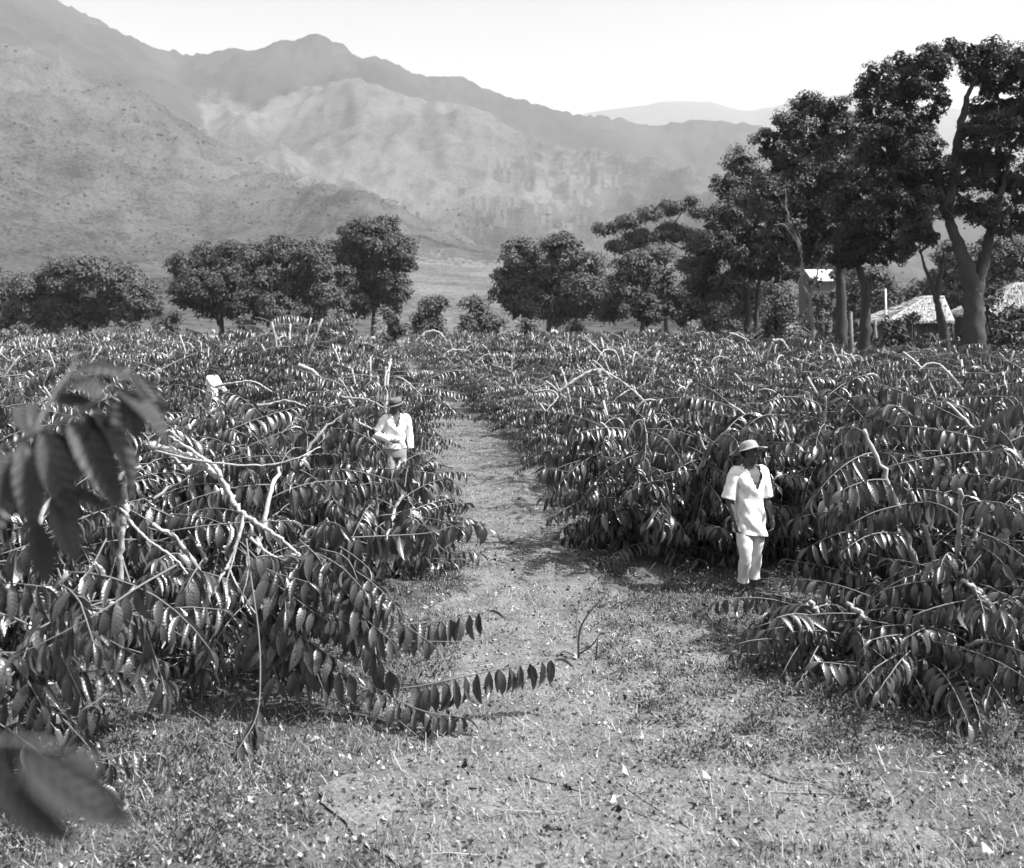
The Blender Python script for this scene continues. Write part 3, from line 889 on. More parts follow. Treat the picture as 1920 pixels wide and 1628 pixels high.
class Bush:
    """stems, branches and leaf frames of one coffee bush in its own space"""
    wide = 0.0

    def __init__(self):
        self.stems, self.branches, self.leaves = [], [], []      # leaves: (4x4, branch index, template)

    def hang_leaves(self, P, bi, rg, l0=.23, spacing=.085, start=.25, droop=(.45, 1.3), skip=.06, fwd=.25):
        P = np.asarray(P)
        seg = np.linalg.norm(np.diff(P, axis=0), axis=1)
        L = np.concatenate([[0], np.cumsum(seg)])
        total = L[-1]
        s = total * start
        ph0, l0 = rg.uniform(*droop), l0 * (1.0 if skip == 0 else rg.uniform(.7, 1.15))
        while s < total + .001:
            p = np.array([np.interp(s, L, P[:, q]) for q in range(3)])
            e = np.array([np.interp(min(s + .05, total), L, P[:, q]) - np.interp(max(s - .05, 0), L, P[:, q]) for q in range(3)])
            T = e / (np.linalg.norm(e) + 1e-9)
            side = np.cross(T, [0, 0, 1.0]); side /= np.linalg.norm(side) + 1e-6
            for sg in (-1, 1):
                if rg.random() < skip: continue
                ph = min(1.45, ph0 + rg.normal() * .13)
                y = side * sg * math.cos(ph) + np.array([0, 0, -1]) * math.sin(ph) + T * (fwd + rg.normal() * .15)
                self.put(p, y, l0 * rg.uniform(.84, 1.12) * (1 - .25 * (s / total) ** 3), bi, rg)
            s += spacing * rg.uniform(.85, 1.15)
        y = T + np.array([0, 0, -.3])
        self.put(P[-1], y, l0 * .7, bi, rg)

    def put(self, p, y, l, bi, rg, roll=.35, up=(0, 0, 1.0)):
        y = y / np.linalg.norm(y)
        z = np.array(up) - (y @ np.array(up)) * y
        if np.linalg.norm(z) < .15: z = np.cross(y, rg.normal(size=3))
        z /= np.linalg.norm(z)
        x = np.cross(y, z)
        a = rg.normal() * roll
        x, z = x * math.cos(a) + z * math.sin(a), z * math.cos(a) - x * math.sin(a)
        m = np.eye(4)
        m[:3, 0], m[:3, 1], m[:3, 2], m[:3, 3] = x * l, y * l, z * l, p
        self.leaves.append((m, bi, rg.choice([1, 4]) if rg.random() < self.wide else rg.integers(5)))

    def grow(self, rg, H=2.0, Rr=1.25, nstem=5, nbr=19, bare=0.0, l0=.23, spacing=.085, away=None):
        for k in range(nstem):
            a = k * 2 * math.pi / nstem + rg.uniform(-.5, .5)
            if away is not None: a = away + rg.uniform(-1.2, 1.2)
            lean, bend = rg.uniform(.08, .4), rg.uniform(.2, 1.15)
            n = 12
            Ls = H * rg.uniform(.95, 1.25)
            p = np.array([.14 * math.cos(a), .14 * math.sin(a), -.05])
            P = [p]
            for i in range(n):
                th = lean + bend * (i / n) ** 2.2 + rg.normal() * .05
                aa = a + rg.normal() * .08
                p = p + Ls / n * np.array([math.sin(th) * math.cos(aa), math.sin(th) * math.sin(aa), math.cos(th)])
                P.append(p)
            P = np.array(P)
            self.stems.append((P, .030 * rg.uniform(.8, 1.2)))
            for j in range(nbr):
                s = (j + rg.random()) / nbr
                s = .06 + .94 * s
                q = np.array([np.interp(s, np.linspace(0, 1, len(P)), P[:, c]) for c in range(3)])
                ba = j * 2.4 + rg.uniform(-.5, .5)
                if rg.random() < .55: ba = a + rg.normal() * .8
                Lb = Rr * rg.uniform(.7, 1.35) * (1.0 - .35 * abs(s - .45))
                e0, dr = rg.uniform(-.1, .6), rg.uniform(.15, 1.1)
                B = [q]
                nb = 7
                for i in range(nb):
                    e = e0 - dr * (i / nb)
                    ba += rg.normal() * .05
                    q = q + Lb / nb * np.array([math.cos(e) * math.cos(ba), math.cos(e) * math.sin(ba), math.sin(e)])
                    if q[2] < .12: q[2] = .12 + rg.random() * .05
                    B.append(q)
                bi = len(self.branches)
                self.branches.append((np.array(B), .007))
                if rg.random() < bare * s: continue
                self.hang_leaves(B, bi, rg, l0, spacing, start=rg.uniform(.08, .3))
        return self

    def foliage(self, mb, leaves, lod, mat_=0, scale=1.0):
        for t in range(5):
            Ms = np.array([l[0] for l in leaves if l[2] == t])
            if not len(Ms): continue
            V, Q, uv = TPL[lod][t]
            W = np.einsum('nij,vj->nvi', Ms[:, :3, :3] * scale, V) + Ms[:, None, :3, 3]
            Fs = Q[None] + (np.arange(len(Ms)) * len(V))[:, None, None]
            mb.add(W.reshape(-1, 3), Fs.reshape(-1, 4), mat_, np.tile(uv, (len(Ms), 1)), np.repeat(rng.random(len(Ms)), len(V)))


BUSHES = []       # (root, xy, rz, scale)


def hero_bush(label, x, y, seed, extra=None, group='nearest coffee bushes', lm='leaf', **kw):
    rg = np.random.default_rng(seed)
    B = Bush()
    if kw.pop('grown', True): B.grow(rg, **kw)
    base = np.array([x, y, 0.0])
    if extra: extra(B, base, rg)
    root = empty('coffee_bush', base, label, 'coffee bush', group)
    for P, r in B.stems:
        mb = MB()
        knotty(mb, P, r)
        mb.obj('stem', M['bark'], root)
    brs = []
    for P, r in B.branches:
        mb = MB()
        add_tube(mb, P, [r, r * .8, r * .45], 5)
        brs.append(mb.obj('branch', M['twig'], root))
    # the 300 leaves that show largest are objects of their own, the rest one part
    cam_ = np.array([0, 0, CH])
    pos = np.array([l[0][:3, 3] for l in B.leaves]) + base
    to = norm(cam_ - (base + np.array([0, 0, 1.1])))
    dist = np.linalg.norm(pos - cam_, axis=1)
    u = np.abs(pos[:, 0] / pos[:, 1])
    score = (pos - base) @ to + .25 * pos[:, 2] - np.where(u > .52, 9, 0)
    order = np.argsort(-score)
    for i in order[:300]:
        m, bi, t = B.leaves[i]
        o = bpy.data.objects.new('leaf', (LEAF_ME if lm == 'leaf' else LEAF_NEAR)[t])
        COL.objects.link(o)
        o.parent = brs[bi] if bi >= 0 else root
        o.matrix_basis = Matrix(m.tolist())
    rest = [B.leaves[i] for i in order[300:]]
    if rest:
        mb = MB()
        B.foliage(mb, rest, 0)
        tag(mb.obj('foliage', M[lm], root), kind='stuff')
    BUSHES.append((root, np.array([x, y]), 0.0, 1.0))
    return root


def branch(B, base, rg, pts, r=.007, leaves=True, **kw):
    P = spline([at(*q) - base for q in pts], 4)
    bi = len(B.branches)
    B.branches.append((P, r))
    if leaves: B.hang_leaves(P, bi, rg, **kw)
    return bi


def stem(B, base, pts, r):
    B.stems.append((spline([at(*q) - base for q in pts], 3), r))


def left_extra(B, base, rg):
    B.wide = .75
    stem(B, base, [(228, 1300, 8.2), (224, 1130, 8.1), (226, 1020, 8.0), (236, 960, 8.0), (234, 920, 8.0), (241, 850, 8.0)], .028)
    stem(B, base, [(285, 836, 8.2), (320, 846, 8.15), (352, 858, 8.1), (376, 866, 8.05), (398, 886, 8.0), (418, 905, 7.95), (432, 932, 7.9), (455, 965, 7.8)], .030)
    stem(B, base, [(440, 945, 7.85), (405, 880, 7.95), (365, 850, 8.05), (318, 818, 8.15)], .018)
    stem(B, base, [(455, 965, 7.8), (490, 985, 7.7), (520, 1005, 7.6), (560, 1040, 7.6)], .016)
    stem(B, base, [(458, 960, 7.8), (447, 1010, 7.7), (428, 1060, 7.65), (412, 1085, 7.6), (398, 1118, 7.6)], .014)
    stem(B, base, [(447, 1010, 7.72), (437, 1050, 7.65), (425, 1090, 7.6), (428, 1122, 7.55)], .007)
    stem(B, base, [(428, 1060, 7.65), (440, 1090, 7.6), (462, 1125, 7.55), (478, 1150, 7.5)], .007)
    stem(B, base, [(462, 1040, 7.65), (464, 1080, 7.6), (450, 1130, 7.55)], .007)
    stem(B, base, [(470, 1010, 7.7), (500, 1035, 7.6), (520, 1045, 7.6), (545, 1042, 7.6)], .011)
    stem(B, base, [(232, 960, 7.95), (250, 985, 7.9), (275, 1010, 7.85), (330, 1050, 7.8), (370, 1100, 7.7)], .012)
    stem(B, base, [(290, 846, 8.1), (400, 868, 7.9), (500, 872, 7.9), (560, 858, 7.9), (600, 838, 8.0)], .009)
    stem(B, base, [(290, 842, 8.1), (305, 815, 8.1), (318, 808, 8.1), (340, 825, 8.1)], .009)
    stem(B, base, [(212, 902, 7.7), (262, 876, 7.8)], .022)
    # the long whip to the leafy sprig on the ground
    bi = branch(B, base, rg, [(462, 1010, 7.7), (470, 1080, 7.55), (484, 1180, 7.5), (488, 1260, 7.4), (482, 1340, 7.3), (450, 1400, 7.15), (420, 1440, 7.1)], .0075, l0=.22, spacing=.032, start=.74, droop=(.6, 1.2), skip=.0)
    # combs reaching over the ground on the right
    branch(B, base, rg, [(560, 1200, 8.1), (680, 1290, 8.0), (760, 1290, 7.9), (840, 1276, 7.85), (930, 1256, 7.85), (1040, 1236, 7.9)], .008, l0=.27, spacing=.085, start=.50, droop=(.9, 1.35), skip=.0, fwd=.1)
    branch(B, base, rg, [(600, 1150, 8.6), (660, 1164, 8.5), (750, 1170, 8.5), (830, 1164, 8.5), (912, 1146, 8.5)], .007, l0=.27, spacing=.085, start=.5, droop=(.85, 1.3), skip=.0, fwd=.1)
    branch(B, base, rg, [(620, 1150, 8.4), (720, 1196, 8.2), (820, 1203, 8.15), (900, 1200, 8.2), (1000, 1180, 8.3)], .005, leaves=False)
    branch(B, base, rg, [(540, 1030, 8.9), (600, 1012, 8.8), (700, 1006, 8.9), (800, 1000, 9.0), (850, 986, 9.0)], .008, l0=.29, spacing=.075, start=.2, droop=(.9, 1.35), skip=.0, fwd=.1)
    branch(B, base, rg, [(700, 1180, 8.3), (705, 1230, 8.1), (710, 1260, 8.0)], .006, l0=.26, spacing=.05, start=.3, droop=(.8, 1.3))
    branch(B, base, rg, [(560, 1150, 8.0), (575, 1200, 7.8), (590, 1250, 7.7), (605, 1290, 7.65)], .006, l0=.27, spacing=.07, start=.45, droop=(.7, 1.3))
    branch(B, base, rg, [(380, 1050, 7.5), (360, 1080, 7.3), (345, 1110, 7.2)], .006, l0=.25, spacing=.05, start=.3, droop=(.7, 1.3))
    branch(B, base, rg, [(650, 1260, 8.0), (740, 1310, 7.75), (800, 1335, 7.65), (870, 1345, 7.6)], .006, l0=.24, spacing=.07, start=.25, droop=(.7, 1.2))
    for k in range(15):
        x0 = rg.uniform(440, 740); y0 = rg.uniform(1010, 1210)
        branch(B, base, rg, [(x0, y0, 8.1), (x0 + rg.uniform(20, 80), y0 + rg.uniform(20, 60), 7.9), (x0 + rg.uniform(60, 190), y0 + rg.uniform(60, 180), 7.75)], .006, l0=.26, start=.25)


def edge_extra(B, base, rg):
    B.wide = .6
    branch(B, base, rg, [(330, 1060, 6.6), (260, 1100, 6.3), (200, 1140, 6.1), (130, 1180, 6.0), (40, 1225, 5.95)], .007, l0=.25, spacing=.075, start=.25, droop=(.9, 1.35), skip=0, fwd=.1)
    branch(B, base, rg, [(120, 1000, 6.4), (60, 1020, 6.3), (0, 1040, 6.2)], .007, l0=.25, start=.1)
    branch(B, base, rg, [(200, 1120, 6.5), (215, 1200, 6.4), (205, 1290, 6.3), (150, 1335, 6.2)], .009, leaves=False)
    branch(B, base, rg, [(230, 1050, 6.5), (270, 1170, 6.3), (300, 1260, 6.25), (310, 1300, 6.2)], .006, l0=.24, start=.5)
    for k in range(8):
        x0 = rg.uniform(-80, 200); y0 = rg.uniform(1000, 1250)
        branch(B, base, rg, [(x0, y0, 6.6), (x0 + rg.uniform(-60, 60), y0 + 60, 6.4), (x0 + rg.uniform(-100, 100), y0 + 130, 6.3)], .006, l0=.24, start=.2)


def right_extra(B, base, rg):
    branch(B, base, rg, [(1700, 1120, 9.2), (1650, 1150, 8.9), (1620, 1165, 8.8), (1590, 1185, 8.7)], .007, l0=.27, spacing=.07, start=0, droop=(.9, 1.35), skip=0)
    branch(B, base, rg, [(1780, 1180, 8.6), (1720, 1176, 8.6), (1660, 1172, 8.6), (1600, 1178, 8.6)], .007, l0=.27, spacing=.085, start=0.2, droop=(.9, 1.35), skip=0, fwd=.1)
    branch(B, base, rg, [(1850, 1090, 9.0), (1760, 1090, 8.8), (1700, 1120, 8.7)], .007, l0=.26, start=.1)
    branch(B, base, rg, [(1840, 860, 10), (1800, 870, 9.8), (1740, 875, 9.7), (1690, 890, 9.6)], .007, l0=.28, start=0)
    branch(B, base, rg, [(1760, 940, 9.6), (1700, 945, 9.5), (1640, 960, 9.4), (1600, 980, 9.3)], .007, l0=.27, spacing=.08, start=0, droop=(.8, 1.3), skip=0)
    stem(B, base, [(1790, 1200, 9.3), (1800, 1100, 9.2), (1820, 1020, 9.1), (1842, 975, 9.1)], .024)
    branch(B, base, rg, [(1880, 1000, 9.2), (1800, 1060, 9.0), (1700, 1130, 8.9), (1610, 1180, 8.8)], .010, leaves=False)


def man_extra(B, base, rg):
    branch(B, base, rg, [(1620, 890, 12.4), (1570, 880, 12.2), (1530, 895, 12.1), (1500, 920, 12.0)], .007, l0=.28, spacing=.09, start=0, droop=(.7, 1.2), skip=0)
    stem(B, base, [(1600, 1100, 13.0), (1620, 900, 13.2), (1600, 822, 13.6), (1550, 800, 13.7), (1508, 789, 13.8)], .036)
    stem(B, base, [(1700, 900, 13), (1655, 865, 13.2), (1622, 838, 13.3)], .026)


hero_bush('coffee bush with bare pale bent stems and a long whip, left foreground', -2.45, 9.15, 11, left_extra, H=1.6, Rr=1.0, nstem=5, nbr=15, l0=.25)
hero_bush('coffee bush cut off by the left edge, its leaf row hanging low', -3.75, 6.7, 12, edge_extra, H=1.75, Rr=1.1, nstem=5, nbr=17, l0=.25)
hero_bush('leafy coffee bush between the bare-stemmed bush and the left edge', -4.45, 9.6, 13, H=2.0, Rr=1.25, l0=.25)
hero_bush('coffee bush right behind the bare-stemmed bush', -3.0, 11.2, 14, H=1.95, Rr=1.15, l0=.25)
hero_bush('coffee bush with dense top behind the left-edge bushes', -5.4, 12.1, 15, H=2.1, Rr=1.3, l0=.25)
hero_bush('coffee bush just in front of the man with folded arm', -3.6, 13.9, 16, H=1.95, Rr=1.2, l0=.25)
hero_bush('coffee bush third back along the left edge', -6.6, 14.4, 17, H=2.1, Rr=1.3, l0=.25)
hero_bush('low spreading coffee bush with leaf rows reaching onto the path', -1.75, 12.6, 18, H=.95, Rr=1.1, nstem=5, nbr=12, l0=.26)
hero_bush('knee-high coffee bush at the feet of the man with folded arm', -2.0, 15.5, 19, H=1.07, Rr=.85, nstem=5, nbr=12, l0=.26)
hero_bush('large coffee bush at the right edge with a row of bright hanging leaves', 4.15, 9.5, 21, right_extra, H=1.8, Rr=1.1, nstem=6, nbr=17, l0=.25)
hero_bush('low coffee bush at the right edge nearest the bare ground', 4.3, 8.3, 22, H=1.0, Rr=1.0, nstem=5, nbr=12, l0=.24)
hero_bush('knee-high dark coffee bush by the bare ground, in front of the standing man', 2.95, 8.95, 32, H=.62, Rr=.8, nstem=5, nbr=10, l0=.2)
hero_bush('small dark coffee bush spreading low at the lower right', 3.45, 8.5, 33, H=.8, Rr=.9, nstem=5, nbr=12, l0=.22)
hero_bush('coffee bush beyond the right-edge bush, partly out of frame', 5.7, 10.9, 23, H=2.1, Rr=1.3, l0=.25)
hero_bush('coffee bush to the left of the man in the white shirt', 1.95, 13.4, 24, H=1.7, Rr=1.15, nstem=6, nbr=17, l0=.26)
hero_bush('coffee bush with a thick pale stem behind the man in the white shirt', 3.95, 12.9, 25, man_extra, H=2.0, Rr=1.25, nstem=6, nbr=17, l0=.26)
hero_bush('tall coffee bush two right of the man in the white shirt', 6.1, 13.1, 26, H=2.1, Rr=1.35, l0=.26)
hero_bush('small coffee bush right at the heels of the man in the white shirt', 2.95, 13.3, 27, H=1.5, Rr=1.1, l0=.26)


# the branch close to the lens, from a bush beside the camera
def near_extra(B, base, rg):
    B.wide = 1.0
    B.stems.append((spline([(0, 0, -.1), (.1, .05, 1.0), (.05, 0, 2.0), (.2, .1, 2.9), (.3, .1, 3.2)], 3), .035))
    i = branch(B, base, rg, [(-560, 860, 2.1), (-300, 880, 2.05), (-60, 860, 2.0), (60, 815, 1.95), (130, 782, 1.92), (190, 745, 1.9), (245, 690, 1.9)], .0068, leaves=False)
    j = branch(B, base, rg, [(-300, 880, 2.05), (-80, 1060, 2.0), (35, 1000, 1.95), (95, 915, 1.92)], .005, leaves=False)
    k = branch(B, base, rg, [(60, 815, 1.95), (100, 740, 1.98), (135, 690, 2.0), (140, 660, 2.0)], .005, leaves=False)

    def lf(px, py, d, qx, qy, qd, bi, l=None, up=(.1, -.5, .8)):
        a, c = at(px, py, d), at(qx, qy, qd)
        v = c - a
        B.put(a - base - np.array([0, 0, .008]), v + np.array([0, 0, .22 * np.linalg.norm(v)]), (l or np.linalg.norm(v) * .95), bi, rg, .25, up)
    lf(130, 782, 1.92, 230, 960, 1.85, i)
    lf(85, 800, 1.94, 120, 990, 1.85, i)
    lf(45, 820, 1.95, 60, 1000, 1.86, i)
    lf(10, 840, 1.95, 0, 1010, 1.86, i)
    lf(170, 760, 1.91, 285, 930, 1.90, i)
    lf(215, 725, 1.90, 335, 805, 1.86, i)
    lf(245, 690, 1.90, 310, 790, 1.90, i)
    lf(190, 745, 1.90, 110, 690, 2.0, i)
    lf(135, 690, 2.0, 255, 700, 1.96, k)
    lf(135, 690, 2.0, 80, 800, 2.02, k)
    lf(100, 740, 1.98, 200, 770, 1.98, k)
    lf(140, 665, 2.0, 175, 655, 2.05, k)
    lf(95, 915, 1.92, 145, 1075, 1.92, j)
    lf(95, 915, 1.92, 215, 950, 1.90, j)
    lf(60, 960, 1.93, 95, 1120, 1.92, j)
    lf(150, 772, 1.92, 290, 850, 1.98, i)
    lf(110, 790, 1.93, 190, 870, 2.02, i)
    lf(160, 765, 1.91, 215, 920, 1.95, i)
    lf(225, 715, 1.90, 270, 850, 1.93, i)
    lf(60, 815, 1.95, 20, 700, 2.05, i)
    lf(100, 800, 1.94, 165, 960, 1.98, i)
    lf(25, 835, 1.95, 25, 960, 2.0, i)
    lf(120, 700, 2.0, 210, 720, 2.05, k)
    lf(200, 735, 1.9, 250, 900, 1.97, i)
    # the leaf in the bottom left corner, almost at the lens
    c = branch(B, base, rg, [(-800, 1500, 1.5), (-300, 1400, 1.2), (0, 1390, .82), (110, 1400, .77)], .004, leaves=False)
    lf(40, 1385, .76, 235, 1610, .75, c, None, (-.15, -.75, .55))
    lf(-20, 1400, .78, 90, 1650, .75, c, None, (-.3, -.8, .3))
    lf(110, 1400, .77, 225, 1440, .80, c, .05)
    for q in range(26):     # the rest of it, outside the frame
        a = rg.uniform(2.2, 4.2)
        z = rg.uniform(1.2, 3.0)
        p0 = np.array([.1, 0, z])
        e = np.array([math.cos(a) * .8, math.sin(a) * .8, .1])
        P = spline([p0, p0 + e * .5, p0 + e - np.array([0, 0, .25])], 4)
        bi = len(B.branches)
        B.branches.append((P, .006))
        B.hang_leaves(P, bi, rg)


hero_bush('blurred coffee branch with big drooping leaves close to the lens, left edge', -1.95, 1.95, 31, near_extra, grown=False, lm='leaf_near')

# mid-field bushes: a few built kinds, each bush an object of its own
KINDS_MID = []
for k in range(6):
    rg = np.random.default_rng(100 + k)
    B = Bush().grow(rg, H=rg.uniform(1.85, 2.1), Rr=1.25, nstem=6, nbr=18, bare=.2, l0=.215, spacing=.078)
    mb = MB()
    B.foliage(mb, B.leaves, 1)
    for P, r in B.branches: add_tube(mb, P[::2], [r * 1.3, r * .7], 4, 1)
    fol = mb.mesh('foliage', [M['leaf'], M['twig']])
    st = []
    for P, r in B.stems:
        m2 = MB(); add_tube(m2, P, [r * 1.2, r, r * .8], 6); st.append(m2.mesh('stem', M['bark']))
    for q in range(1 + k % 2):        # bare arching stem ends that stick out on top
        a = rg.uniform(0, 6.28)
        m2 = MB()
        h = rg.uniform(1.75, 2.15)
        add_tube(m2, spline([(.2 * math.cos(a), .2 * math.sin(a), h - .7), (.35 * math.cos(a), .35 * math.sin(a), h), (.7 * math.cos(a), .7 * math.sin(a), h + .1), (1.1 * math.cos(a + .2), 1.1 * math.sin(a + .2), h - .25)], 3), [.024, .02, .011], 6)
        st.append(m2.mesh('stem', M['bark']))
    KINDS_MID.append((fol, st))
KINDS_FAR = []
FAR_B = []
for k in range(5):
    rg = np.random.default_rng(200 + k)
    B = Bush().grow(rg, H=2.0, Rr=1.3, nstem=6, nbr=13, bare=.15, l0=.27, spacing=.115)
    mb = MB()
    B.foliage(mb, B.leaves, 2)
    for P, r in B.stems: add_tube(mb, P[::2], [r * 1.1, r * .6], 4, 1)
    for q in range(k % 2):
        a = rg.uniform(0, 6.28); h = rg.uniform(1.8, 2.2)
        add_tube(mb, [(.2 * math.cos(a), .2 * math.sin(a), h - .6), (.35 * math.cos(a), .35 * math.sin(a), h), (.8 * math.cos(a), .8 * math.sin(a), h + .1), (1.2 * math.cos(a), 1.2 * math.sin(a), h - .3)], [.03, .025, .015], 4, 1)
    KINDS_FAR.append(mb.mesh('coffee_bush', [M['leaf_far'], M['bark']]))
    low = MB()
    pick = [B.leaves[i] for i in rg.permutation(len(B.leaves))[:int(.36 * len(B.leaves))]]
    V, Q, uv = leaf_template(1, .9, .5, 0, .17)
    wv = np.array([[-.16, .5, -.14], [.16, .5, -.14]])
    V = np.array([[0, 0, 0], wv[0], [0, .48, -.2], wv[1], [0, .8, -.5]])
    Ms = np.array([l[0] for l in pick])
    W = np.einsum('nij,vj->nvi', Ms[:, :3, :3] * 1.5, V) + Ms[:, None, :3, 3]
    Fs = np.array([(0, 1, 2), (0, 2, 3), (1, 4, 2), (2, 4, 3)])[None] + (np.arange(len(pick)) * 5)[:, None, None]
    low.add(W.reshape(-1, 3), Fs.reshape(-1, 3), 0, None, np.repeat(rng.random(len(pick)), 5))
    for P, r in B.stems: add_tube(low, P[::4], [r * 1.1, r * .6], 3, 1)
    FAR_B.append(low)

spots = []
step = 2.5
for iy in range(0, 43):
    for ix in range(-26, 26):
        y = 12.0 + iy * step + rng.uniform(-.3, .3) + (ix % 2) * step * .45
        s = rng.uniform(.62, 1.18)
        k_ = ix if ix >= 0 else -1 - ix
        if k_ == 0: s = min(s, 1.0)
        off = path_w(y) + (1.05 if y < 22 else 1.30 if ix >= 0 else 1.5) * s + k_ * step + (rng.uniform(-.35, .35) if k_ else rng.uniform(-.15, .25))
        x = path_c(y) + (off if ix >= 0 else -off)
        if y < 15.3 and abs(x) < 7.2: continue
        if abs(x) > .53 * y + 1.5: continue
        u = x / y
        lim = np.interp(u, [-.55, -.26, -.25, -.18, -.17, .1, .2, .3, .40, .55], [95, 95, 62, 62, 84, 88, 74, 50, 40, 38])
        if y > lim: continue
        if y < 14.2 and u > .2 and y < 13.5: continue
        if -.25 < u < -.145 and 20 < y < 38 and k_ > 0: s = rng.uniform(1.1, 1.38)      # the taller mass left of the path
        # keep the sight lines to the two men in the left field open
        if 16 < y < 31.2 and abs(x + .296 * y) < 2.0: s = .36 if y > 22 else .52
        if 14.5 < y < 17.9 and abs(x + .115 * y) < 1.3: continue
        if abs(x + 2.04) < 1.1 and abs(y - 17.8) < 1.4: continue
        if math.hypot(x + 8.87, y - 30) < 1.0: continue
        spots.append((math.hypot(x, y), x, y, s, iy))
spots.sort()
n_hero = len(BUSHES)
near_spots, far_spots = spots[:300 - n_hero], spots[300 - n_hero:]
NTH = 'first second third fourth fifth sixth seventh eighth ninth tenth'.split()
rows = {}
for q in near_spots: rows.setdefault((q[4], q[1] < path_c(q[2])), []).append(abs(q[1] - path_c(q[2])))
row_ids = {sd: sorted({k[0] for k in rows if k[1] == sd}) for sd in (True, False)}
for dist, x, y, s, iy in near_spots:
    left = bool(x < path_c(y))
    if y < 24 and s > 0:
        nth = NTH[sorted(rows[(iy, left)]).index(abs(x - path_c(y)))]
        rn = NTH[row_ids[left].index(iy)]
        lab = 'coffee bush, %s from the path in the %s %s' % (nth, rn, 'row beyond the folded-arm man' if left else 'row behind the standing man')
        grp = 'middle-ground coffee bushes left of the path' if left else 'middle-ground coffee bushes right of the path'
    elif y < 40:
        lab = 'coffee bush in the left field beyond the man with folded arm' if left else 'coffee bush in the broad right field, halfway to the dark trees'
        grp = 'coffee bushes halfway across the left field' if left else 'coffee bushes halfway across the right field'
    else:
        lab = 'small-looking coffee bush in the far left rows towards the round trees' if left else 'small-looking coffee bush in the far right rows towards the dark trees'
        grp = 'far coffee bushes left of the path' if left else 'far coffee bushes right of the path'
    rz = rng.uniform(0, 6.28)
    if y < 40:
        root = empty('coffee_bush', (x, y, 0), lab, 'coffee bush', grp, rz, s)
        fol, st = KINDS_MID[rng.integers(6)]
        tag(link('foliage', fol, root), kind='stuff')
        for me in st[:9] if s > .7 else st[:5]: link('stem', me, root)
    else:
        root = link('coffee_bush', KINDS_FAR[rng.integers(5)])
        root.location = (x, y, 0); root.rotation_euler = (0, 0, rz); root.scale = (s, s, s)
        tag(root, lab, 'coffee bush', grp)
    BUSHES.append((root, np.array([x, y]), rz, s))
print('bushes', n_hero, len(near_spots), len(far_spots), 'last near at', near_spots[-1][0])
if far_spots:
    mb = MB()
    for dist, x, y, s, iy in far_spots:
        src = FAR_B[rng.integers(5)]
        a = rng.uniform(0, 6.28)
        rot = np.array([[math.cos(a), -math.sin(a), 0], [math.sin(a), math.cos(a), 0], [0, 0, 1]])
        off = mb.n
        V = np.concatenate(src.v) @ rot.T * s + np.array([x, y, 0])
        mb.v.append(V); mb.uv.append(np.concatenate(src.uv)); mb.t.append(np.concatenate(src.t)); mb.n += len(V)
        mb.f += [f + off for f in src.f]; mb.m += list(src.m)
    tag(mb.obj('far_coffee_bushes', [M['leaf_far'], M['bark']]), 'mass of distant coffee bushes reaching to the treeline', 'coffee bushes', kind='stuff')


def bare_stem(pts, r):
    """a bare pale stem seen in the photo, given to the bush it stands in"""
    P = spline([at(*q) for q in pts], 4)
    c = P[:, :2].mean(0)
    root, xy, rz, s = min(BUSHES[n_hero:], key=lambda b: np.hypot(*(b[1] - c)) if b[0].type == 'EMPTY' else 1e9)
    a = -rz
    rot = np.array([[math.cos(a), -math.sin(a), 0], [math.sin(a), math.cos(a), 0], [0, 0, 1]])
    Q = (P - np.array([xy[0], xy[1], 0])) @ rot.T / s
    mb = MB()
    knotty(mb, Q, r / s)
    mb.obj('stem', M['bark'], root)


for pts, r in [
    ([(1040, 742, 21.5), (1075, 715, 21.5), (1118, 694, 21.6), (1160, 712, 21.6), (1190, 735, 21.5)], .035),
    ([(1122, 696, 21.5), (1135, 730, 21.4), (1140, 760, 21.3)], .045),
    ([(1190, 735, 21.5), (1225, 775, 21), (1245, 805, 20.6)], .030),
    ([(1105, 715, 21.3), (1112, 735, 21.2), (1115, 755, 21)], .022),
    ([(1000, 735, 20.5), (1030, 732, 20.4), (1045, 745, 20.2), (1020, 775, 20)], .020),
    ([(395, 775, 17.5), (432, 757, 17.5), (490, 760, 17.5), (540, 752, 17.5), (580, 765, 17.3)], .028),
    ([(405, 725, 20.5), (440, 718, 20.4), (475, 716, 20.4), (510, 735, 20.3)], .026),
    ([(560, 685, 23), (585, 695, 23), (603, 712, 22.8)], .050),
    ([(620, 628, 33), (640, 625, 33), (652, 640, 33)], .050),
    ([(780, 640, 40), (800, 624, 40), (820, 622, 40), (838, 640, 40)], .055),
    ([(830, 670, 36), (845, 658, 36), (870, 656, 36)], .050),
    ([(640, 745, 18.5), (690, 750, 18.3), (720, 765, 18.2)], .020),
    ([(645, 770, 17), (680, 797, 16.8), (705, 806, 16.7)], .024),
    ([(1370, 625, 38), (1385, 630, 38), (1405, 640, 38)], .045),
    ([(1450, 640, 36), (1465, 638, 36), (1478, 655, 35.8)], .050),
    ([(1540, 640, 37), (1538, 655, 37), (1541, 668, 37)], .045),
    ([(1665, 770, 16.5), (1690, 790, 16.4)], .022),
]:
    bare_stem(pts, r)


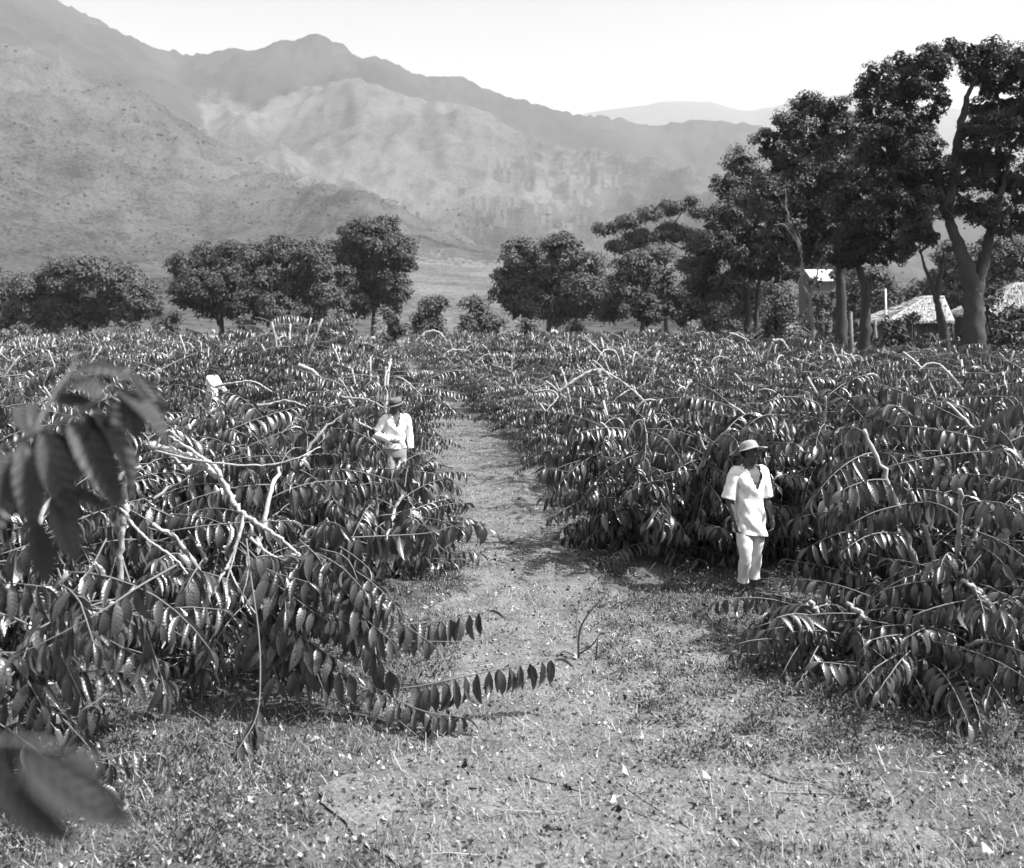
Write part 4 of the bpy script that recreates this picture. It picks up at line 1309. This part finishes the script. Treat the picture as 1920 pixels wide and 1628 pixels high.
# ------------------------------------------------------------------ people
def ellipsoid(mb, c, r, rot=None, n=14, mat_=0):
    u = np.linspace(0, np.pi, n)
    w = np.linspace(0, 2 * np.pi, 2 * n, endpoint=False)
    V = np.stack([np.outer(np.sin(u), np.cos(w)), np.outer(np.sin(u), np.sin(w)), np.outer(np.cos(u), np.ones(2 * n))], -1) * np.asarray(r)
    V = V.reshape(-1, 3)
    if rot is not None: V = V @ np.asarray(rot).T
    i, j = np.meshgrid(np.arange(n - 1), np.arange(2 * n), indexing='ij')
    a = i * 2 * n + j
    b_ = i * 2 * n + (j + 1) % (2 * n)
    Q = np.stack([a, a + 2 * n, b_ + 2 * n, b_], -1).reshape(-1, 4)
    mb.add(V + np.asarray(c), Q, mat_)


def loft(rings, n=28):
    """rings: (cx, cy, z, rx, ry) -> V, Q open at both ends; angle 0 is +x, front (-y) is 3/4 of the turn"""
    a = np.linspace(0, 2 * np.pi, n, endpoint=False)
    V = np.array([[(cx + rx * math.copysign(abs(math.cos(t)) ** .85, math.cos(t)), cy + ry * math.copysign(abs(math.sin(t)) ** .85, math.sin(t)), z) for t in a] for cx, cy, z, rx, ry in rings])
    k = len(rings)
    i, j = np.meshgrid(np.arange(k - 1), np.arange(n), indexing='ij')
    b_ = i * n + j
    c = i * n + (j + 1) % n
    return V.reshape(-1, 3), np.stack([b_, c, c + n, b_ + n], -1).reshape(-1, 4)


def Rm(axis, a):
    return np.array(Matrix.Rotation(a, 3, axis))


def remesh(mb, voxel, smooth, name, m):
    me = mb.mesh('tmp', m)
    o = link('tmp', me)
    md = o.modifiers.new('r', 'REMESH'); md.mode = 'VOXEL'; md.voxel_size = voxel
    sm = o.modifiers.new('s', 'SMOOTH'); sm.factor = .5; sm.iterations = smooth
    dg = bpy.context.evaluated_depsgraph_get()
    out = bpy.data.meshes.new_from_object(o.evaluated_get(dg))
    out.name = name
    out.materials.clear(); out.materials.append(m)
    out.polygons.foreach_set('use_smooth', np.ones(len(out.polygons), bool))
    bpy.data.objects.remove(o)
    bpy.data.meshes.remove(me)
    return out


def hand(mb, wrist, tip_dir, palm_n, thumb_side, size=.19, curl=.5):
    """palm, four fingers bending towards palm_n, thumb leaving the side of the palm"""
    d = norm(tip_dir); pn = norm(palm_n - d * (np.asarray(palm_n) @ d)); s = np.cross(d, pn)
    s = s * thumb_side
    rot = np.stack([s, d, pn], 1)
    pl = size * .5
    ellipsoid(mb, wrist + d * pl * .55, (.038, pl * .62, .017), rot, 10)
    for k, (o_, L) in enumerate(((.027, .42), (.010, .47), (-.008, .44), (-.025, .34))):
        p = wrist + d * pl * .95 + s * o_
        c = curl * (1 + .15 * k)
        pts = [p - d * .03, p]
        ang = .15
        for f in (.45, .32, .23):
            ang += c * .7
            p = p + size * L * f * (d * math.cos(ang) + pn * math.sin(ang)) + s * o_ * .12
            pts.append(p)
        add_tube(mb, pts, [.0095, .0095, .009, .008, .0065], 8)
    b0 = wrist + d * pl * .25 + s * .028
    add_tube(mb, [b0 - s * .015, b0 + s * .016 + d * .015, b0 + s * .030 + d * .045 + pn * .012, b0 + s * .028 + d * .072 + pn * .022], [.012, .012, .010, .008], 8)


def head(mb, T):
    """head in its own space (front -y, centre at eye height 0) placed by T(p)"""
    sub = MB()
    ellipsoid(sub, (0, .012, .030), (.074, .092, .088))
    ellipsoid(sub, (0, -.022, -.045), (.056, .062, .068))       # jaw
    ellipsoid(sub, (0, -.058, -.098), (.024, .024, .020))       # chin
    ellipsoid(sub, (0, -.074, .026), (.050, .016, .013))        # brow
    ellipsoid(sub, (0, -.098, -.026), (.018, .017, .014))       # nose
    ellipsoid(sub, (0, -.088, -.006), (.009, .014, .028))
    for s in (-1, 1):
        ellipsoid(sub, (s * .014, -.090, -.030), (.009, .010, .008))
        ellipsoid(sub, (s * .045, -.062, -.022), (.020, .018, .018))   # cheek
        ellipsoid(sub, (s * .077, .012, -.004), (.010, .020, .032))    # ear
    ellipsoid(sub, (0, -.082, -.058), (.026, .013, .007))       # lips
    ellipsoid(sub, (0, -.080, -.070), (.023, .013, .007))
    for V, in zip(sub.v): pass
    off = mb.n
    V = np.concatenate(sub.v)
    mb.add(np.array([T(p) for p in V]), np.concatenate(sub.f))


def person(label, px, d, rz, pose):
    s = pose.get('scale', 1.0)
    base = at(px, 0, d); base[2] = float(ground_z(np.array(base[0]), np.array(base[1])))
    root = empty('person', base, label, 'person', None, rz, s)
    vox = pose.get('voxel', .006)
    mb = MB()
    # trunk of the body
    V, Q = loft([(0, 0, .80, .02, .02), (0, 0, .83, .13, .10), (0, 0, .92, .155, .112), (0, -.005, 1.03, .138, .10), (0, 0, 1.16, .148, .108), (0, 0, 1.30, .165, .115), (0, .01, 1.38, .160, .098), (0, .012, 1.43, .120, .078), (0, .008, 1.47, .068, .062), (0, -.005, 1.53, .054, .056), (0, -.01, 1.60, .052, .056), (0, -.01, 1.61, .01, .01)], 24)
    mb.add(V, Q)
    mb.add(V[:24], [list(range(23, -1, -1))]) if False else None
    for L in pose['legs']:
        add_tube(mb, spline(L, 4), [.088, .085, .072, .058, .060, .052, .038, .036], 12)
        a = np.asarray(L[-1], float); ft = norm(np.array([pose.get('toe', 0.0) * np.sign(a[0]), -1.0, 0]))
        rot = np.stack([np.cross(ft, [0, 0, 1]), ft, [0, 0, 1]], 1)
        ellipsoid(mb, a + ft * .06 + np.array([0, 0, -.045]), (.042, .115, .032), rot, 10)
        ellipsoid(mb, a + ft * .13 + np.array([0, 0, -.055]), (.046, .055, .022), rot, 10)
        ellipsoid(mb, a + np.array([0, .02, -.045]), (.034, .042, .038), None, 10)
    for k, A in enumerate(pose['arms']):
        sh, el, wr = [np.asarray(q, float) for q in A[:3]]
        add_tube(mb, spline([sh + np.array([-.04 * np.sign(sh[0]), 0, .01]), sh, (sh + el) / 2, el, (el + wr) / 2, wr], 4), [.050, .054, .048, .040, .042, .036, .026], 12)
        ellipsoid(mb, sh, (.058, .056, .056))
        hand(mb, wr, A[3], A[4], A[5])
    hp = np.array([0, -.02, 1.615]) + np.asarray(pose.get('head_off', (0, 0, 0)), float)
    RH = Rm('Z', pose['yaw']) @ Rm('X', pose['pitch']) @ Rm('Y', pose.get('roll', 0.0))
    T = lambda p: hp + RH @ np.asarray(p, float)
    head(mb, T)
    body = remesh(mb, vox, 3, 'body', M['skin'])
    link('body', body, root)
    for sg in (-1, 1):
        e = MB(); ellipsoid(e, T((sg * .030, -.075, .002)), (.012, .010, .007), RH, 8)
        e.obj('eye', M['eye'], root)
    hb_ = MB(); ellipsoid(hb_, T((0, .026, .030)), (.079, .088, .088), RH, 12)
    hb_.obj('hair', M['hair'], root)
    # hat
    hc, hr = pose['hat']
    prof = hc
    n = 36
    a = np.linspace(0, 2 * np.pi, n, endpoint=False)
    HT = Rm('X', hr[0]) @ Rm('Y', hr[1])
    rows = []
    for r, z in prof:
        wob = (pose.get('wob', .012) * np.sin(2 * a + 1) + .006 * np.sin(5 * a)) * np.clip((r - .09) / .08, 0, 1)
        rows.append(np.stack([r * np.cos(a) * .93, r * np.sin(a) * 1.08, z + wob + 0 * a], -1))
    Vh = np.array(rows).reshape(-1, 3)
    k = len(prof)
    i, j = np.meshgrid(np.arange(k - 1), np.arange(n), indexing='ij')
    b_ = i * n + j; c_ = i * n + (j + 1) % n
    Qh = np.stack([b_, c_, c_ + n, b_ + n], -1).reshape(-1, 4)
    Vh = np.array([T(HT @ p + np.array([0, .012, .048])) for p in Vh])
    mh = MB().add(Vh, Qh)
    hat = mh.obj('hat', M[pose.get('hat_mat', 'hat')], root)
    md = hat.modifiers.new('t', 'SOLIDIFY'); md.thickness = .006
    if pose.get('band'):
        bb = np.array([[(.113 * math.cos(t) * .93, .113 * math.sin(t) * 1.08, z) for t in a] for z in (.012, .040)]).reshape(-1, 3)
        bq = np.stack([np.arange(n), (np.arange(n) + 1) % n, (np.arange(n) + 1) % n + n, np.arange(n) + n], -1)
        MB().add(np.array([T(HT @ p + np.array([0, .012, .048])) for p in bb]), bq).obj('hat_band', M['band'], hat)
    # shirt
    rg = np.random.default_rng(int(px))
    n = 84
    hem = pose['hem']
    rings = []
    zs = np.concatenate([np.linspace(0, 1, 15)])
    ctrl_z = [hem, .80, .95, 1.10, 1.25, 1.36, 1.43, 1.475, 1.495]
    ctrl_rx = [.196, .190, .178, .168, .180, .188, .166, .105, .082]
    ctrl_ry = [.160, .152, .145, .135, .142, .138, .112, .085, .074]
    zz = np.concatenate([np.linspace(hem, 1.36, 40), [1.38], [1.40, 1.43, 1.455, 1.475, 1.495]])
    rings = [(0, .002, z, np.interp(z, ctrl_z, ctrl_rx), np.interp(z, ctrl_z, ctrl_ry)) for z in zz]
    V, Q = loft(rings, n)
    ang = np.tile(np.arange(n) * 2 * np.pi / n, len(zz))
    low = np.clip((1.3 - V[:, 2]) / (1.3 - hem), 0, 1)
    fold = .007 * np.sin(ang * 5 + 2.5 * np.sin(V[:, 2] * 6)) * (.25 + low) + .006 * np.sin(ang * 3 + V[:, 2] * 31) + .004 * np.sin(ang * 11 - V[:, 2] * 17) * (.3 + low) - .013 * np.abs(np.sin(ang * 2 + V[:, 2] * 11)) ** 6 - .010 * np.abs(np.sin(ang * 3.0 - V[:, 2] * 7 + 1)) ** 8
    rad = norm(np.stack([V[:, 0], V[:, 1], 0 * ang], -1))
    V = V + rad * fold[:, None]
    hemrow = np.clip((hem + .25 - V[:, 2]) / .25, 0, 1)
    V[:, 2] -= hemrow * pose.get('hem_tilt', 0) * V[:, 0] / .2
    # open neck: drop faces in the V on the front
    cen = V[Q].mean(1)
    vz, vw = pose.get('vneck', (1.30, .35))
    fa = cen[:, 0] - pose.get('vshift', 0.0)
    opn = (cen[:, 1] < 0) & (cen[:, 2] > vz) & (np.abs(fa) < vw * (cen[:, 2] - vz))
    sb_ = MB().add(V, Q[~opn])
    for k, A in enumerate(pose['arms']):
        sh, el, wr = [np.asarray(q, float) for q in A[:3]]
        inn = sh + np.array([-.05 * np.sign(sh[0]), 0, .012])
        if pose['long']:
            pts = spline([inn, sh, (sh + el) / 2, el, (el + wr) / 2, wr + (el - wr) * pose.get('cuff', .02)], 4)
            rad_ = [.078, .082, .075, .066, .064, .058, .050]
        else:
            end = sh + (el - sh) * 1.06
            pts = spline([inn, sh, sh + (el - sh) * .5, end], 5)
            rad_ = [.068, .071, .074, .078, .086]
        Vt, Qt = tube(pts, rad_, 20, cap=False)
        Vt = Vt + rg.normal(size=Vt.shape) * .003
        ph = np.arange(len(Vt)) / 20
        Vt[:, 2] += .006 * np.sin(ph * 2.2)
        sb_.add(Vt, Qt)
    shirt = sb_.obj('shirt', M['shirt'], root)
    md = shirt.modifiers.new('t', 'SOLIDIFY'); md.thickness = .005
    md = shirt.modifiers.new('s', 'SUBSURF'); md.levels = 1; md.render_levels = 1
    # trousers
    tb = MB()
    V, Q = loft([(0, 0, .72, .150, .115), (0, 0, .80, .172, .128), (0, 0, .92, .172, .126), (0, 0, 1.02, .155, .115)], 28)
    tb.add(V, Q)
    for L in pose['legs']:
        P = spline(L, 5)
        zcut = pose.get('cuff_z', .16)
        P = P[P[:, 2] > zcut]
        P = np.vstack([P, P[-1] + (P[-1] - P[-2]) * ((P[-1][2] - zcut) / max(P[-2][2] - P[-1][2], 1e-3))])
        Vt, Qt = tube(P, [.102, .099, .090, .081, .073, .068, .066, .070], 18, cap=False)
        zt = Vt[:, 2]
        a18 = np.tile(np.arange(18), len(P)) * 2 * np.pi / 18
        r3 = np.stack([np.cos(a18), np.sin(a18), 0 * a18], -1)
        Vt = Vt + r3 * (.008 * np.sin(zt * 26 + a18 * 2) + .006 * np.sin(zt * 61 + a18))[:, None]
        tb.add(Vt, Qt)
    tr_ = tb.obj('trousers', M[pose.get('trouser', 'trouser')], root)
    md = tr_.modifiers.new('t', 'SOLIDIFY'); md.thickness = .005
    md = tr_.modifiers.new('s', 'SUBSURF'); md.levels = 1; md.render_levels = 1
    return root


HAT1 = [(.195, -.016), (.165, -.006), (.128, .000), (.106, .006), (.102, .03), (.097, .055), (.085, .078), (.062, .094), (.03, .102), (.001, .104)]
HAT2 = [(.165, -.004), (.140, -.002), (.112, .004), (.109, .04), (.106, .075), (.095, .098), (.07, .104), (.04, .094), (.001, .090)]
person('man in a white shirt and pale brimmed hat standing by the right bushes', 1405, 11.55, R(20), dict(
    legs=[[(-.085, 0, .86), (-.10, -.05, .68), (-.115, -.10, .48), (-.105, -.05, .28), (-.10, -.01, .09)], [(.09, 0, .86), (.095, .0, .68), (.095, .01, .48), (.095, .04, .28), (.10, .05, .09)]],
    arms=[((-.185, .01, 1.395), (-.255, .03, 1.12), (-.215, -.05, .86), (.06, -.12, -1), (1, 0, 0), -1),
          ((.185, .01, 1.395), (.245, .04, 1.12), (.285, -.03, .86), (.05, -.10, -1), (-1, 0, 0), 1)],
    yaw=R(32), pitch=R(-3), roll=R(0), hat=(HAT1, (R(-16), R(3))), hem=.70, hem_tilt=.03, vneck=(1.20, .42), vshift=.02, long=False, toe=.25, trouser='trouser', cuff_z=.17, voxel=.0075))
person('man in a banded hat, white long-sleeved shirt and one arm folded, beside the path', 742, 17.8, R(14), dict(
    legs=[[(-.09, 0, .86), (-.10, -.02, .68), (-.10, -.03, .48), (-.10, .01, .28), (-.10, .02, .09)], [(.09, 0, .86), (.10, -.01, .68), (.10, -.02, .48), (.10, .02, .28), (.105, .02, .09)]],
    arms=[((-.19, .01, 1.39), (-.34, .03, 1.14), (-.10, -.19, 1.02), (1, -.1, -.1), (0, 1, 0), 1),
          ((.19, .01, 1.395), (.25, .03, 1.12), (.27, -.02, .86), (.05, -.10, -1), (-1, 0, 0), 1)],
    yaw=R(-58), pitch=R(14), hat=(HAT2, (R(0), R(0))), band=True, hat_mat='hat_grey', hem=.88, vneck=(1.24, .34), long=True, trouser='trouser_grey', cuff_z=.1, voxel=.012))
person('small distant worker in white reaching into the left field bushes', 398, 30, R(70), dict(
    legs=[[(-.09, 0, .86), (-.10, -.02, .68), (-.10, -.03, .48), (-.10, .01, .28), (-.10, .02, .09)], [(.09, 0, .86), (.10, -.01, .68), (.10, -.02, .48), (.10, .02, .28), (.105, .02, .09)]],
    arms=[((-.19, .0, 1.39), (-.22, -.20, 1.18), (-.16, -.44, 1.12), (0, -1, -.2), (0, 0, -1), -1),
          ((.19, .0, 1.39), (.22, -.16, 1.14), (.18, -.36, .98), (0, -1, -.3), (0, 0, -1), 1)],
    yaw=R(5), pitch=R(18), hat=(HAT2, (0, 0)), hat_mat='band', hem=.80, vneck=(1.36, .3), long=True, trouser='shirt', cuff_z=.12, voxel=.020))


# ------------------------------------------------------------------ ground cover
def scatter(n, d0, d1, power, xlim=None):
    """points on the ground seen from the camera, thinning with distance"""
    u = rng.random(n)
    d = (d0 ** power + u * (d1 ** power - d0 ** power)) ** (1 / power)
    x = rng.uniform(-.55, .55, n) * d
    return x, d


def blades(mb, x, y, h, w, lean, tone, m=0):
    n = len(x)
    z = ground_z(x, y)
    a = rng.uniform(0, 2 * np.pi, n)
    D = np.stack([np.cos(a), np.sin(a), 0 * a], -1)
    S = np.stack([-np.sin(a), np.cos(a), 0 * a], -1)
    P = np.stack([x, y, z], -1)
    up = np.array([0, 0, 1.0])
    mid_ = P + up * (h * .6 * np.cos(lean * .6))[:, None] + D * (h * .6 * np.sin(lean * .6))[:, None]
    tip = mid_ + up * (h * .4 * np.cos(lean * 1.5))[:, None] + D * (h * .4 * np.sin(lean * 1.5))[:, None]
    V = np.stack([P - S * w[:, None], P + S * w[:, None], mid_ + S * (w * .7)[:, None], mid_ - S * (w * .7)[:, None], tip], 1).reshape(-1, 3)
    o = (np.arange(n) * 5)[:, None]
    off = mb.n
    mb.add(V, np.array([0, 1, 2, 3]) + o, m, tone=np.repeat(tone, 5))
    mb.f.append(np.array([3, 2, 4]) + o + off); mb.m.append(np.full(n, m))


# short stubble and grass
mb = MB()
x, y = scatter(230000, 4.8, 34, .75)
dens = fbm(x * 1.3, y * 1.3, 4)
on_path = np.abs(x - path_c(y)) < path_w(y) * 1.3
k = (rng.random(len(x)) < np.clip((dens - .36) * 5, .06, 1)) & ((y < 13) | on_path | (rng.random(len(x)) < .25))
x, y, dens = x[k], y[k], dens[k]
far = 1 + np.maximum(y - 9, 0) * .05
green = fbm(x * .8 + 30, y * .8, 3) > .52
tone = np.where(green, rng.uniform(-.1, .35, len(x)), np.where(rng.random(len(x)) < .13, rng.uniform(.7, 1.3, len(x)), rng.uniform(-.1, .55, len(x))))
blades(mb, x, y, rng.uniform(.012, .055, len(x)) * (.7 + dens * .8) * far ** .5, rng.uniform(.0008, .0024, len(x)) * far, rng.uniform(.4, 1.75, len(x)), tone)
tag(mb.obj('grass', M['straw'], smooth=False), 'short dry grass and stubble on the path and field floor', 'grass', kind='stuff')
# longer grass in tufts, mostly by the lens and at the bush feet
mb = MB()
x, y = scatter(46000, 4.8, 13, .8)
kp = (fbm(x * .9 + 60, y * .9, 4) > .53) & ((y < 7.4) | (np.abs(x - path_c(y)) > path_w(y) * .8))
x, y = x[kp], y[kp]
blades(mb, x, y, rng.uniform(.04, .15, len(x)), rng.uniform(.0012, .0030, len(x)), rng.uniform(.2, 1.4, len(x)), np.where(rng.random(len(x)) < .12, rng.uniform(.6, 1.3, len(x)), rng.uniform(-.12, .3, len(x))))
tag(mb.obj('grass_tufts', M['straw'], smooth=False), 'darker tufts of longer grass near the lens and bush feet', 'grass', kind='stuff')
# straw lying flat
mb = MB()
x, y = scatter(110000, 4.8, 40, .8)
kp = (rng.random(len(x)) < np.clip((fbm(x * .7 + 80, y * .7, 4) - .40) * 5, .08, 1)) & ((np.abs(x - path_c(y)) < path_w(y) * 1.5) | (y < 11))
x, y = x[kp], y[kp]
far = 1 + np.maximum(y - 9, 0) * .06
blades(mb, x, y, rng.uniform(.03, .15, len(x)) * np.where(rng.random(len(x)) < .05, 2.2, 1), rng.uniform(.001, .0032, len(x)) * far, rng.uniform(1.45, 1.75, len(x)), rng.uniform(.1, 1.1, len(x)))
mb.v[0][:, 2] += .012 + np.repeat(rng.random(len(x)), 5) * .02
tag(mb.obj('straw_litter', M['straw'], smooth=False), 'loose straw and dry stalks strewn over the ground', 'straw', kind='stuff')
# fallen leaves
mb = MB()
x, y = scatter(50000, 4.8, 30, .7)
kp = (np.abs(x - path_c(y)) < path_w(y) * 1.6) | (y < 12)
x, y = x[kp], y[kp]
n = len(x)
V0, Q0, uv0 = leaf_template(2, 1.3, .7)
V0[:, 0] *= 1.7
a = rng.uniform(0, 6.28, n); tl = rng.normal(size=n) * .35; rl = rng.normal(size=n) * .6
flip = np.where(rng.random(n) < .5, 1, -1)
Yv = np.stack([np.cos(a) * np.cos(tl), np.sin(a) * np.cos(tl), np.sin(tl)], -1)
Xv = norm(np.cross(Yv, np.array([0, 0, 1.0]))); Zv = np.cross(Xv, Yv) * flip[:, None]
Xv, Zv = Xv * np.cos(rl)[:, None] + Zv * np.sin(rl)[:, None], Zv * np.cos(rl)[:, None] - Xv * np.sin(rl)[:, None]
sz_ = rng.uniform(.012, .055, n)
sz_ = np.where(rng.random(n) < .02, rng.uniform(.06, .11, n), sz_)
Ms = np.stack([Xv, Yv, Zv], -1) * sz_[:, None, None]
W = np.einsum('nij,vj->nvi', Ms, V0) + np.stack([x, y, ground_z(x, y) + .015 + .25 * sz_], -1)[:, None]
mb.add(W.reshape(-1, 3), (Q0[None] + (np.arange(n) * len(V0))[:, None, None]).reshape(-1, 4), 0, np.tile(uv0, (n, 1)), np.repeat(rng.random(n) ** 1.8 * 1.3 - .15, len(V0)))
tag(mb.obj('leaf_litter', M['litter'], smooth=False), 'curled fallen leaves scattered over the bare ground', 'leaf litter', kind='stuff')
# dry sticks and broken stalks of all lengths, crossing each other
mb = MB()
x, y = scatter(900, 5.2, 20, .8)
kp = (np.abs(x - path_c(y)) < path_w(y) * 1.5) | (y < 10.5)
for px_, py_ in zip(x[kp], y[kp]):
    a_ = rng.uniform(0, 6.28); L_ = rng.uniform(.08, .45)
    e_ = np.array([math.cos(a_), math.sin(a_), rng.uniform(-.05, .25)]) * L_
    p_ = np.array([px_, py_, float(ground_z(np.array(px_), np.array(py_))) + .015])
    add_tube(mb, [p_, p_ + e_ * .5 + rng.normal(size=3) * .012 * np.array([1, 1, .5]), p_ + e_], [rng.uniform(.0015, .0045), .0012], 4, 0, tone=rng.uniform(-.1, 1.1))
tag(mb.obj('broken_twigs', M['straw']), 'broken twigs and dry stalks lying criss-cross over the ground', 'twigs', kind='stuff')
# low weeds by the bushes on the right and along the path edges
mb = MB()
n = 6000
x, y = scatter(n, 5.4, 24, .8)
edge = np.abs(x - path_c(y)) / path_w(y)
kp = ((edge > .75) & (edge < 2.4) & (fbm(x * 1.1 + 9, y * 1.1, 3) > .47)) | ((x > .8) & (x < 4.2) & (y > 7.0) & (y < 12.3) & (fbm(x * 1.4 + 2, y * 1.4, 3) > .42))
x, y = x[kp], y[kp]
for px_, py_ in zip(x, y):
    q = rng.integers(30, 60)
    hgt = rng.uniform(.06, .22)
    D = rdirs(q); D[:, 2] = np.abs(D[:, 2]) + .15
    C = np.array([px_, py_, float(ground_z(np.array(px_), np.array(py_)))]) + D * np.array([.09, .09, hgt]) * rng.random((q, 1))
    quad_leaves(mb, C, norm(D + rng.normal(size=(q, 3)) * .4), rng.uniform(.018, .05, q), rng.uniform(.004, .010, q), rng.random(q) * 1.3)
tag(mb.obj('weeds', M['weed'], smooth=False), 'low leafy weeds along the feet of the coffee bushes', 'weeds', kind='stuff')
# tall pale grass beyond the left field
mb = MB()
n = 9000
x = rng.normal(-.222, .018, n); y = rng.uniform(62, 92, n); x = x * y
blades(mb, x, y, rng.uniform(1.2, 2.8, n), rng.uniform(.012, .03, n), rng.uniform(.05, .5, n), rng.uniform(.2, 1.1, n))
tag(mb.obj('tall_grass', M['straw'], smooth=False), 'tall pale dry grass standing before the left trees', 'tall grass', kind='stuff')
mb = MB()
n = 16000
x = rng.uniform(-.55, .55, n); y = rng.uniform(86, 150, n); x = x * y
k = (x / y < .2) | (y > 95)
x, y = x[k], y[k]; n = len(x)
blades(mb, x, y, rng.uniform(.5, 1.6, n), rng.uniform(.03, .08, n), rng.uniform(.1, .8, n), rng.uniform(.2, 1.1, n))
tag(mb.obj('rough_grass', M['straw'], smooth=False), 'rough pale grass round the feet of the far trees', 'grass', kind='stuff')
# undergrowth below the right trees
mb = MB()
for k in range(1100):
    d_ = rng.uniform(42, 90)
    u_ = rng.uniform(.19, .55)
    if d_ < np.interp(u_, [.2, .3, .4, .55], [74, 50, 41, 39]): continue
    q = 60
    D = rdirs(q); D[:, 2] = np.abs(D[:, 2])
    C = np.array([u_ * d_, d_, 0]) + D * np.array([.9, .9, rng.uniform(1.2, 2.6 + max(0, d_ - 55) * .07)]) * rng.uniform(.5, 1, (q, 1))
    quad_leaves(mb, C, norm(D + rng.normal(size=(q, 3)) * .6), rng.uniform(.2, .5, q), rng.uniform(.04, .1, q), rng.random(q))
tag(mb.obj('undergrowth', M['shrub'], smooth=False), 'tangled undergrowth in the shade of the right-hand trees', 'undergrowth', kind='stuff')


# fallen sticks and the dead seedling
def stick(label, pts, r, m='trunk_pale', name='fallen_stick', lift=.02, group='sticks lying on the ground', forks=()):
    W = []
    for px_, py_ in pts:
        d_ = CH * F / (py_ - HY)
        q = at(px_, py_, d_); q[2] = float(ground_z(q[0], q[1])) + lift
        W.append(q)
    W = np.array(W)
    c = W.mean(0)
    mb_ = MB()
    add_tube(mb_, spline(W - c, 3), [r, r * .9, r * .5], 6)
    for t0, dx, dy, dz in forks:
        q = W[0] + (W[-1] - W[0]) * t0 - c
        add_tube(mb_, [q, q + np.array([dx, dy, dz]) * .5 + np.array([0, 0, .02]), q + np.array([dx, dy, dz])], [r * .6, r * .3], 5)
    o = mb_.obj(name, M[m])
    o.location = c
    return tag(o, label, 'stick', group)


stick('forked pale stick lying on the bare ground, upper arm of the crossed pair', [(1430, 1455), (1490, 1475), (1540, 1476), (1590, 1480)], .010, forks=[(.3, .25, -.25, .02)])
stick('pale stick lying across the lower part of the forked stick', [(1425, 1495), (1500, 1494), (1580, 1498)], .009, forks=[(.1, -.05, -.2, .01)])
stick('long thin dry stalk slanting across the bottom of the ground', [(985, 1455), (1080, 1485), (1190, 1525), (1290, 1570)], .006, 'straw')
stick('second thin stalk alongside the long slanting stalk', [(1140, 1455), (1210, 1505), (1290, 1555)], .006, 'straw')
stick('short dark curved twig left of the dead seedling shadow', [(1140, 1130), (1165, 1132), (1180, 1135)], .010, 'trunk')
stick('thin dark twig lying below the tip of the hanging leaf row', [(1120, 1285), (1160, 1262), (1200, 1268)], .008, 'trunk', forks=[(.5, .2, .2, .12)])
stick('pale straight stick lying between the path and the right bush', [(1175, 1210), (1200, 1206), (1222, 1206)], .007)
stick('thin pale stalk lying left of the two crossed sticks', [(1250, 1440), (1300, 1425), (1340, 1420)], .005, 'straw')
b = at(1085, 1235, CH * F / (1235 - HY)); b[2] = float(ground_z(b[0], b[1]))
root = empty('dead_seedling', b, 'dead leafless seedling with forked dark twigs standing on the path', 'seedling')
for P, m, r in (([(0, 0, -.05), (0, .0, .18), (.03, 0, .32), (.12, 0, .46), (.2, 0, .54)], 'trunk', .011), ([(0, 0, .1), (-.02, 0, .3), (0, .02, .48), (.05, .02, .60)], 'trunk_pale', .008), ([(.01, 0, .25), (-.12, .02, .40), (-.2, 0, .5)], 'trunk_pale', .006),
                ([(0, .02, .48), (.14, .03, .52), (.26, .03, .5)], 'trunk_pale', .005), ([(.0, 0, .05), (.12, -.05, .15), (.2, -.08, .28)], 'trunk', .008), ([(.15, -.06, -.02), (.16, -.08, .12), (.17, -.08, .22)], 'trunk', .010), ([(0, 0, .02), (-.14, -.08, .1), (-.2, -.1, .05)], 'trunk', .008)):
    mb = MB(); add_tube(mb, spline(P, 4), [r, r * .8, r * .4], 6); mb.obj('twig', M[m], root)
print('objects', len(bpy.data.objects), 'triangles', sum(len(m.loops) - 2 * len(m.polygons) for m in bpy.data.meshes))
